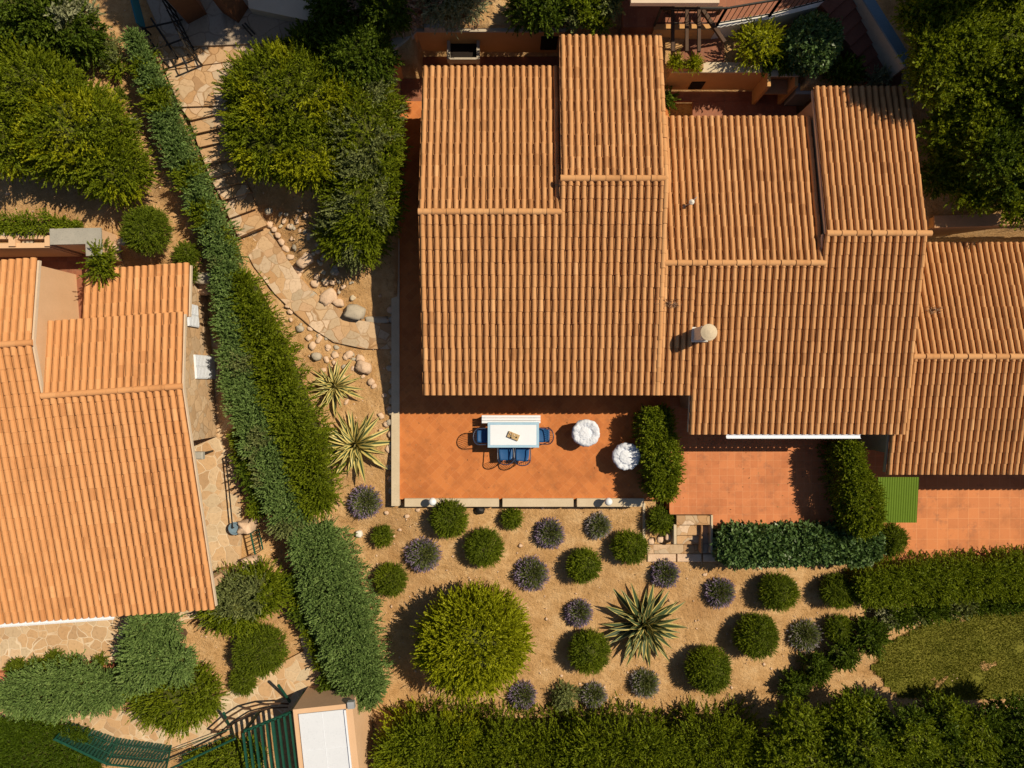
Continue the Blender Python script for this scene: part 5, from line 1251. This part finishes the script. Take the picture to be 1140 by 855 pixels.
# antenna and weeds on the roof
zz=zb3(ysolve(226,zfront(yR3),yR3,-PB)); ax,ay,_=W(769,226,zz+.25)
an=empty('roof_vent',(ax,ay,zz),'small pale vent pipe with thin bracket on the back slope of the middle roof','vent')
b=MB(); b.tube([(ax,ay,zz-.1),(ax,ay,zz+.34)],.022,8); b.build('pipe','zinc',an)
b=MB(); b.lathe([(.03,.30),(.075,.33),(.075,.37),(.02,.42)],(ax,ay,zz),14); b.build('cap','white stucco',an)
b=MB(); b.tube([(ax,ay,zz+.25),(ax+.16,ay+.16,zz+.3)],.01,6); b.tube([(ax,ay,zz+.2),(ax-.2,ay-.08,zz+.12)],.01,6); b.build('bracket','zinc',an)
def weed(px,py,zf_,y0z,label,seed,tilt):
    rng=np.random.default_rng(seed); zz=y0z; p=W(px,py,zz+.1); n=130; c=np.array([p[0],p[1],zz+.06])
    base=c+rng.normal(size=(n,3))*np.array([.12,.04,.02]); D=unit(rng.normal(size=(n,3))*np.array([1,.6,.5])+np.array([.1,0,.35]))
    V,Q=leaf_quads(base,D,unit(np.cross(D,rng.normal(size=(n,3)))),rng.uniform(.05,.16,n),np.full(n,.016)); o=np_mesh('dry_weed',V,Q,'dry twig',rng.uniform(0,1,n),loc=tuple(c)); tag(o,label,'weed','dry weeds on the roof')
weed(747,338,None,zfront(ysolve(338,ZE,YE,PF))+.03,'dry reddish weed tuft on the big roof above the chimney',4,0)
weed(1040,345,None,wb(ysolve(345,wzr,wyr,-wpb))+.03,'dry reddish weed tuft at the left edge of the lower wing roof',5,0)

# ------------------------------------------------------------------ fences, gates and the shed
# top-left iron gate with rails, casting its shadow on the paving
gt=empty('iron_gate',W(185,60,2.2),'open black iron gate with bars at the top of the flagstone path','gate')
p0=Vector(W(180,-4,3.1)); p1=Vector(W(213,60,2.9)); p0.z=p1.z=2.25
for h_ in (.15,.55,.95):
    b=MB(); b.tube([p0+Vector((0,0,h_)),p1+Vector((0,0,h_))],.022,6); b.build('rail','black iron',gt)
for k in range(7):
    p=p0.lerp(p1,k/6); b=MB(); b.tube([p+Vector((0,0,0)),p+Vector((0,0,1.05))],.03 if k in(0,6) else .016,6); b.build('bar','black iron',gt)
lf_=empty('leaning_frame',W(190,45,2.3),'black metal frame lying across the paving beside the iron gate','frame')
for (a,c) in (((158,30),(183,70)),((168,20),(198,66)),((158,32),(203,22)),((172,55),(208,42)),((180,68),(214,60))):
    q0=W(*a,2.62); q1=W(*c,2.55); b=MB(); b.tube([q0,q1],.028,6); b.build('rail','black iron',lf_)
for (a) in ((183,70),(213,60),(160,31)):
    q0=W(*a,2.55); b=MB(); b.tube([q0,(q0[0],q0[1],2.1)],.03,6); b.build('post','black iron',lf_)
b=MB(); q0=W(145,-6,2.9); q1=W(150,20,2.8); b.box(((q0[0]+q1[0])/2,(q0[1]+q1[1])/2,2.6),(.04,.95,.5),.25); tag(b.build('windbreak','blue tarp'),'bright blue tarp screen standing at the top of the juniper hedge','screen')
for pts,lab in ((((210,27),(231,16)),'left brown timber gate panel at the top edge above the path'),(((266,26),(277,9)),'right brown timber gate panel at the top edge beside grey slab')):
    a=Vector(W(*pts[0],2.32)); c=Vector(W(*pts[1],2.32)); d=c-a; ang=math.atan2(d.y,d.x); mid=(a+c)/2; nr=Vector((-d.y,d.x,0)).normalized()
    root=empty('timber_gate',(mid.x,mid.y,2.32),lab,'gate','timber gate panels')
    L=d.length
    b=MB(); b.box((mid.x+nr.x*.28,mid.y+nr.y*.28,3.42),(L,.55,2.2),ang,0,.5,.01); b.build('panel','brown wood',root)
    b=MB(); b.box((mid.x+nr.x*.28,mid.y+nr.y*.28,4.56),(L+.06,.62,.06),ang); b.build('cap','dark wood',root)
P=[W(272,-30,2.62),W(362,-30,2.62),W(358,26,2.62),W(277,9,2.62)]
b=MB(); b.prism([p[:2] for p in P],2.0,2.62); tag(b.build('stone_platform','pale stucco'),'raised pale grey platform at the top edge next to the brown gate panel','platform')
hs=empty('garden_hose',W(280,40,2.3),'thin black iron hook stake at the edge of the grey slab by the huge bush','stake')
b=MB(); q0=W(272,31,2.34); q1=W(288,50,2.0); b.tube([q0,(q0[0]+.05,q0[1]-.05,2.6),(q1[0],q1[1],2.5)],.025,6); b.tube([(q0[0]+.1,q0[1]+.03,2.3),(q0[0]+.12,q0[1]-.0,2.6),(q1[0]+.08,q1[1]+.05,2.5)],.025,6); b.build('rod','black iron',hs)

# white roofed shed
sh=empty('shed',W(365,830,-.3),'small peach shed with flat white panel roof at the bottom edge','shed')
c0=W(326,790,1.6); c1=W(392,783,1.6); z0=-.5
ang=math.atan2(c1[1]-c0[1],c1[0]-c0[0]); ux=Vector((math.cos(ang),math.sin(ang))); uy=Vector((math.sin(ang),-math.cos(ang)))
def sp(u,v): q_=Vector((c0[0],c0[1]))+ux*u+uy*v; return (q_.x,q_.y)
wS=(Vector(c1[:2])-Vector(c0[:2])).length; dS=3.6
def obox(u0,u1,v0,v1,za,zb,name,mat): b=MB(); b.prism([sp(u0,v0),sp(u0,v1),sp(u1,v1),sp(u1,v0)],za,zb); return b.build(name,mat,sh)
obox(0,wS,0,dS,z0,1.44,'wall','peach stucco')
for a in ((0,wS,0,.14),(0,wS,dS-.14,dS),(0,.11,.14,dS-.14),(wS-.2,wS,.14,dS-.14)): obox(*a,1.442,1.60,'parapet','peach stucco')
zz_=1.55; nP=2
o_=obox(.14,wS-.23,.17,dS-.18,1.45,1.57,'roof_panel','white panel')
b=MB()
for u in (.14+(wS-.37)*.5,): b.prism([sp(u-.006,.2),sp(u-.006,dS-.2),sp(u+.006,dS-.2),sp(u+.006,.2)],1.571,1.576)
b.prism([sp(.16,1.25),sp(.16,1.262),sp(wS-.25,1.262),sp(wS-.25,1.25)],1.572,1.5775); b.build('seam','white paint',o_)
obox(wS-.26,wS-.205,.17,dS-.18,1.50,1.62,'gutter','white paint')
b=MB(); q_=sp(wS-.02,.02); b.box((q_[0],q_[1],1.62),(.2,.2,.16),ang); b.build('corner_cap','zinc',sh)
# green slatted pergola beside the shed
gp=empty('green_pergola',W(300,830,-.1),'green painted slatted pergola attached to the left wall of the white roofed shed','pergola')
zt=1.35
A0=W(272,814,zt); A1=W(324,793,zt); B0=W(285,905,zt); 
d01=Vector((A1[0]-A0[0],A1[1]-A0[1])); dn=Vector((.12,-1.0)).normalized()
b=MB(); b.tube([A0,A1],.05,6); b.build('beam','green paint',gp)
b=MB(); b.tube([(A0[0]+dn.x*2.6,A0[1]+dn.y*2.6,zt),(A1[0]+dn.x*2.6,A1[1]+dn.y*2.6,zt)],.05,6); b.build('beam','green paint',gp)
for k in range(9):
    p=Vector(A0[:2]).lerp(Vector(A1[:2]),k/8); e=p+dn*2.7; b=MB(); b.box(((p.x+e.x)/2,(p.y+e.y)/2,zt+.09),(2.7,.055 if k not in(5,) else .09,.07),math.atan2(dn.y,dn.x)); b.build('slat','green paint',gp)
for p in (A0,A1,(A0[0]+dn.x*2.5,A0[1]+dn.y*2.5)):
    b=MB(); b.box((p[0],p[1],zt/2-.15),(.07,.07,zt+.28)); b.build('post','green paint',gp)
# green netting fence panels with posts in the bottom left
gf=empty('netting_fence',W(110,820,0),'dark green netting fence with leaning panels along the lower flagstone path','fence')
tops=[(60,822),(118,853),(180,880)]; bots=[(78,806),(132,832),(195,842)]
def fence_panel(a,c,zt_,zb_,nm='netting_panel'):
    p0=Vector(W(*a,zt_)); p1=Vector(W(*c,zt_)); return p0,p1
T_=[Vector(W(61,823,.95)),Vector(W(120,851,.95)),Vector(W(185,858,.95)),Vector(W(262,822,1.1))]
B_=[Vector(W(80,800,.05)),Vector(W(132,818,.05)),Vector(W(190,826,.02)),Vector(W(255,806,.0))]
for i in range(2):
    b=MB(); n=16; vs=[]
    for s in range(n+1):
        for k in range(6):
            p=T_[i].lerp(T_[i+1],s/n).lerp(B_[i].lerp(B_[i+1],s/n),k/5); sag=.07*math.sin(math.pi*k/5)+.05*math.sin(s*1.7+k*1.9); vs.append((p.x,p.y,p.z-sag))
    fs=[(s*6+k,s*6+k+1,s*6+k+7,s*6+k+6) for s in range(n) for k in range(5)]
    b.add(vs,fs); b.build('netting','green netting',gf,True)
for i in range(4):
    b=MB(); b.tube([T_[i]+Vector((0,0,.04)),B_[i]-Vector((0,0,.1))],.03,6); b.build('post','green paint',gf)
for i in range(3):
    b=MB(); b.tube([T_[i],T_[i+1]],.035,6); b.build('top_rail','green paint',gf)
    b=MB()
    for f_ in (.33,.66): b.tube([T_[i].lerp(B_[i],f_),T_[i+1].lerp(B_[i+1],f_)],.014,5)
    b.build('wires','green paint',gf)
# wooden arch rail
ar=empty('arched_rail',W(270,795,0),'weathered dark wooden rail fence with curved top beside the green pergola','fence')
pts=[(235,815),(252,800),(270,789),(290,784),(312,783)]
R1=[Vector(W(x,y,.55)) for x,y in pts]; R0=[Vector((v.x+.15,v.y-.25,.28)) for v in R1]
b=MB(); b.tube(R1,.03,6); b.build('top_rail','dark wood',ar); b=MB(); b.tube(R0,.025,6); b.build('lower_rail','dark wood',ar)
for k,v in enumerate(R1): b=MB(); b.tube([v,(v.x+.1,v.y-.35,-.15)],.026,6); b.build('picket','dark wood',ar)
for a,c in (((310,763),(324,783)),((249,794),(255,808))):
    b=MB(); b.tube([W(*a,.9),W(*c,-.1)],.045,8); tag(b.build('wooden_post','green paint'),'dark green leaning post %s'%('at the path bend next to the shed corner' if a[0]>300 else 'at the left end of the curved wooden rail'),'post')
# side rail and little green gate by the left house
sr=empty('side_rail',W(255,540,.3),'thin black handrail along the side paving of the left house','railing')
q=[W(251,508,.7),W(255,545,.7),W(259,588,.7)]
b=MB(); b.tube(q,.022,6); b.build('rail','black iron',sr)
for p in q: b=MB(); b.tube([(p[0],p[1],p[2]),(p[0],p[1],.2)],.018,6); b.build('post','black iron',sr)
for px,py,lab in ((277,585,'upper squat stone pillar of the little green gate'),(283,625,'lower squat stone pillar of the little green gate')):
    rock(px,py,9,8,lab,zg=.2,h=1.6,box=True,name='stone_pillar',cat='pillar')
sg=empty('small_gate',W(280,605,.2),'little green metal gate between two stone pillars beside the left house','gate')
p0=Vector(W(279,594,.95)); p1=Vector(W(284,617,.95))
b=MB(); b.tube([p0,p1],.03,6); b.build('top_rail','green paint',sg)
b=MB(); lowq=Vector((0,0,-.65)); b.tube([p0+lowq,p1+lowq],.025,6); b.build('lower_rail','green paint',sg)
for k in range(6):
    p=p0.lerp(p1,k/5); b=MB(); b.tube([p,p+lowq],.014,6); b.build('bar','green paint',sg)
b=MB(); p=W(262,588,.62); b.lathe([(.12,0),(.16,.18),(.19,.28),(.20,.31),(.16,.31),(.14,.25),(.02,.24)],(p[0],p[1],.36),20); tag(b.build('plant_pot','blue grey cover'),'blue grey pot at the end of the handrail by the stone pillar','pot')
# wall lamp on a mast beside the left house verge
ml=empty('mast_lamp',LH(.35,-1.9,.36),'dark lantern on a bracket post beside the left house verge','lamp')
p=W(221,507,1.9); b=MB(); b.tube([(p[0]-.25,p[1]-.02,.36),(p[0]-.25,p[1]-.02,1.8)],.03,8); b.build('post','black iron',ml)
b=MB(); b.tube([(p[0]-.25,p[1]-.02,1.78),(p[0],p[1],1.86)],.02,8); b.build('arm','black iron',ml)
b=MB(); b.box((p[0]+.02,p[1],1.9),(.27,.22,.2),0,0,.5,.03); b.build('lantern','grey concrete',ml)
# clay bricks on the porch edge
for (x0,y0,x1,y1,lab) in ((-10,749,12,760,'red clay block at the left image edge on the porch border'),(89,739,108,744,'flat red clay edging block between small porch shrubs'),(115,741,124,752,'upright red clay block beside the juniper tree')):
    tag(pxbox(x0,y0,x1,y1,.55,.1,'clay_block','red clay',None),lab,'block','clay blocks along the porch edge')

# ------------------------------------------------------------------ camera, sun, sky
cam=bpy.data.cameras.new('camera'); co=bpy.data.objects.new('camera',cam); C.objects.link(co)
co.location=(0,0,H); co.rotation_euler=(0,0,0)
cam.sensor_fit='HORIZONTAL'; cam.sensor_width=36; cam.lens=36*F/1140.0; cam.clip_end=2000; cam.clip_start=.1
cam.shift_y=-(427.5-CY)/1140.0
scene.camera=co
SD=Vector((-.69,-.29,-1.0)).normalized()
sun=bpy.data.lights.new('sun','SUN'); so=bpy.data.objects.new('sun',sun); C.objects.link(so)
so.rotation_euler=SD.to_track_quat('-Z','Y').to_euler(); so.location=(15,6,25)
sun.energy=5.0; sun.angle=math.radians(.5); sun.color=(1.0,.85,.62)
w=bpy.data.worlds.new('World'); scene.world=w; w.use_nodes=True; nt=w.node_tree; nt.nodes.clear()
ou=nt.nodes.new('ShaderNodeOutputWorld'); bg=nt.nodes.new('ShaderNodeBackground'); sk=nt.nodes.new('ShaderNodeTexSky')
sk.sky_type='NISHITA'; sk.sun_disc=False; sk.sun_elevation=math.asin(-SD.z); sk.sun_rotation=math.atan2(-SD.x,-SD.y)
nt.links.new(sk.outputs[0],bg.inputs[0]); bg.inputs[1].default_value=.05; nt.links.new(bg.outputs[0],ou.inputs[0])
vs=scene.view_settings; vs.view_transform='Standard'; vs.look='None'; vs.exposure=0.05; vs.gamma=1.0; vs.use_curve_mapping=False
scene.cycles.max_bounces=6; scene.cycles.diffuse_bounces=3; scene.cycles.transmission_bounces=3; scene.cycles.use_denoising=True
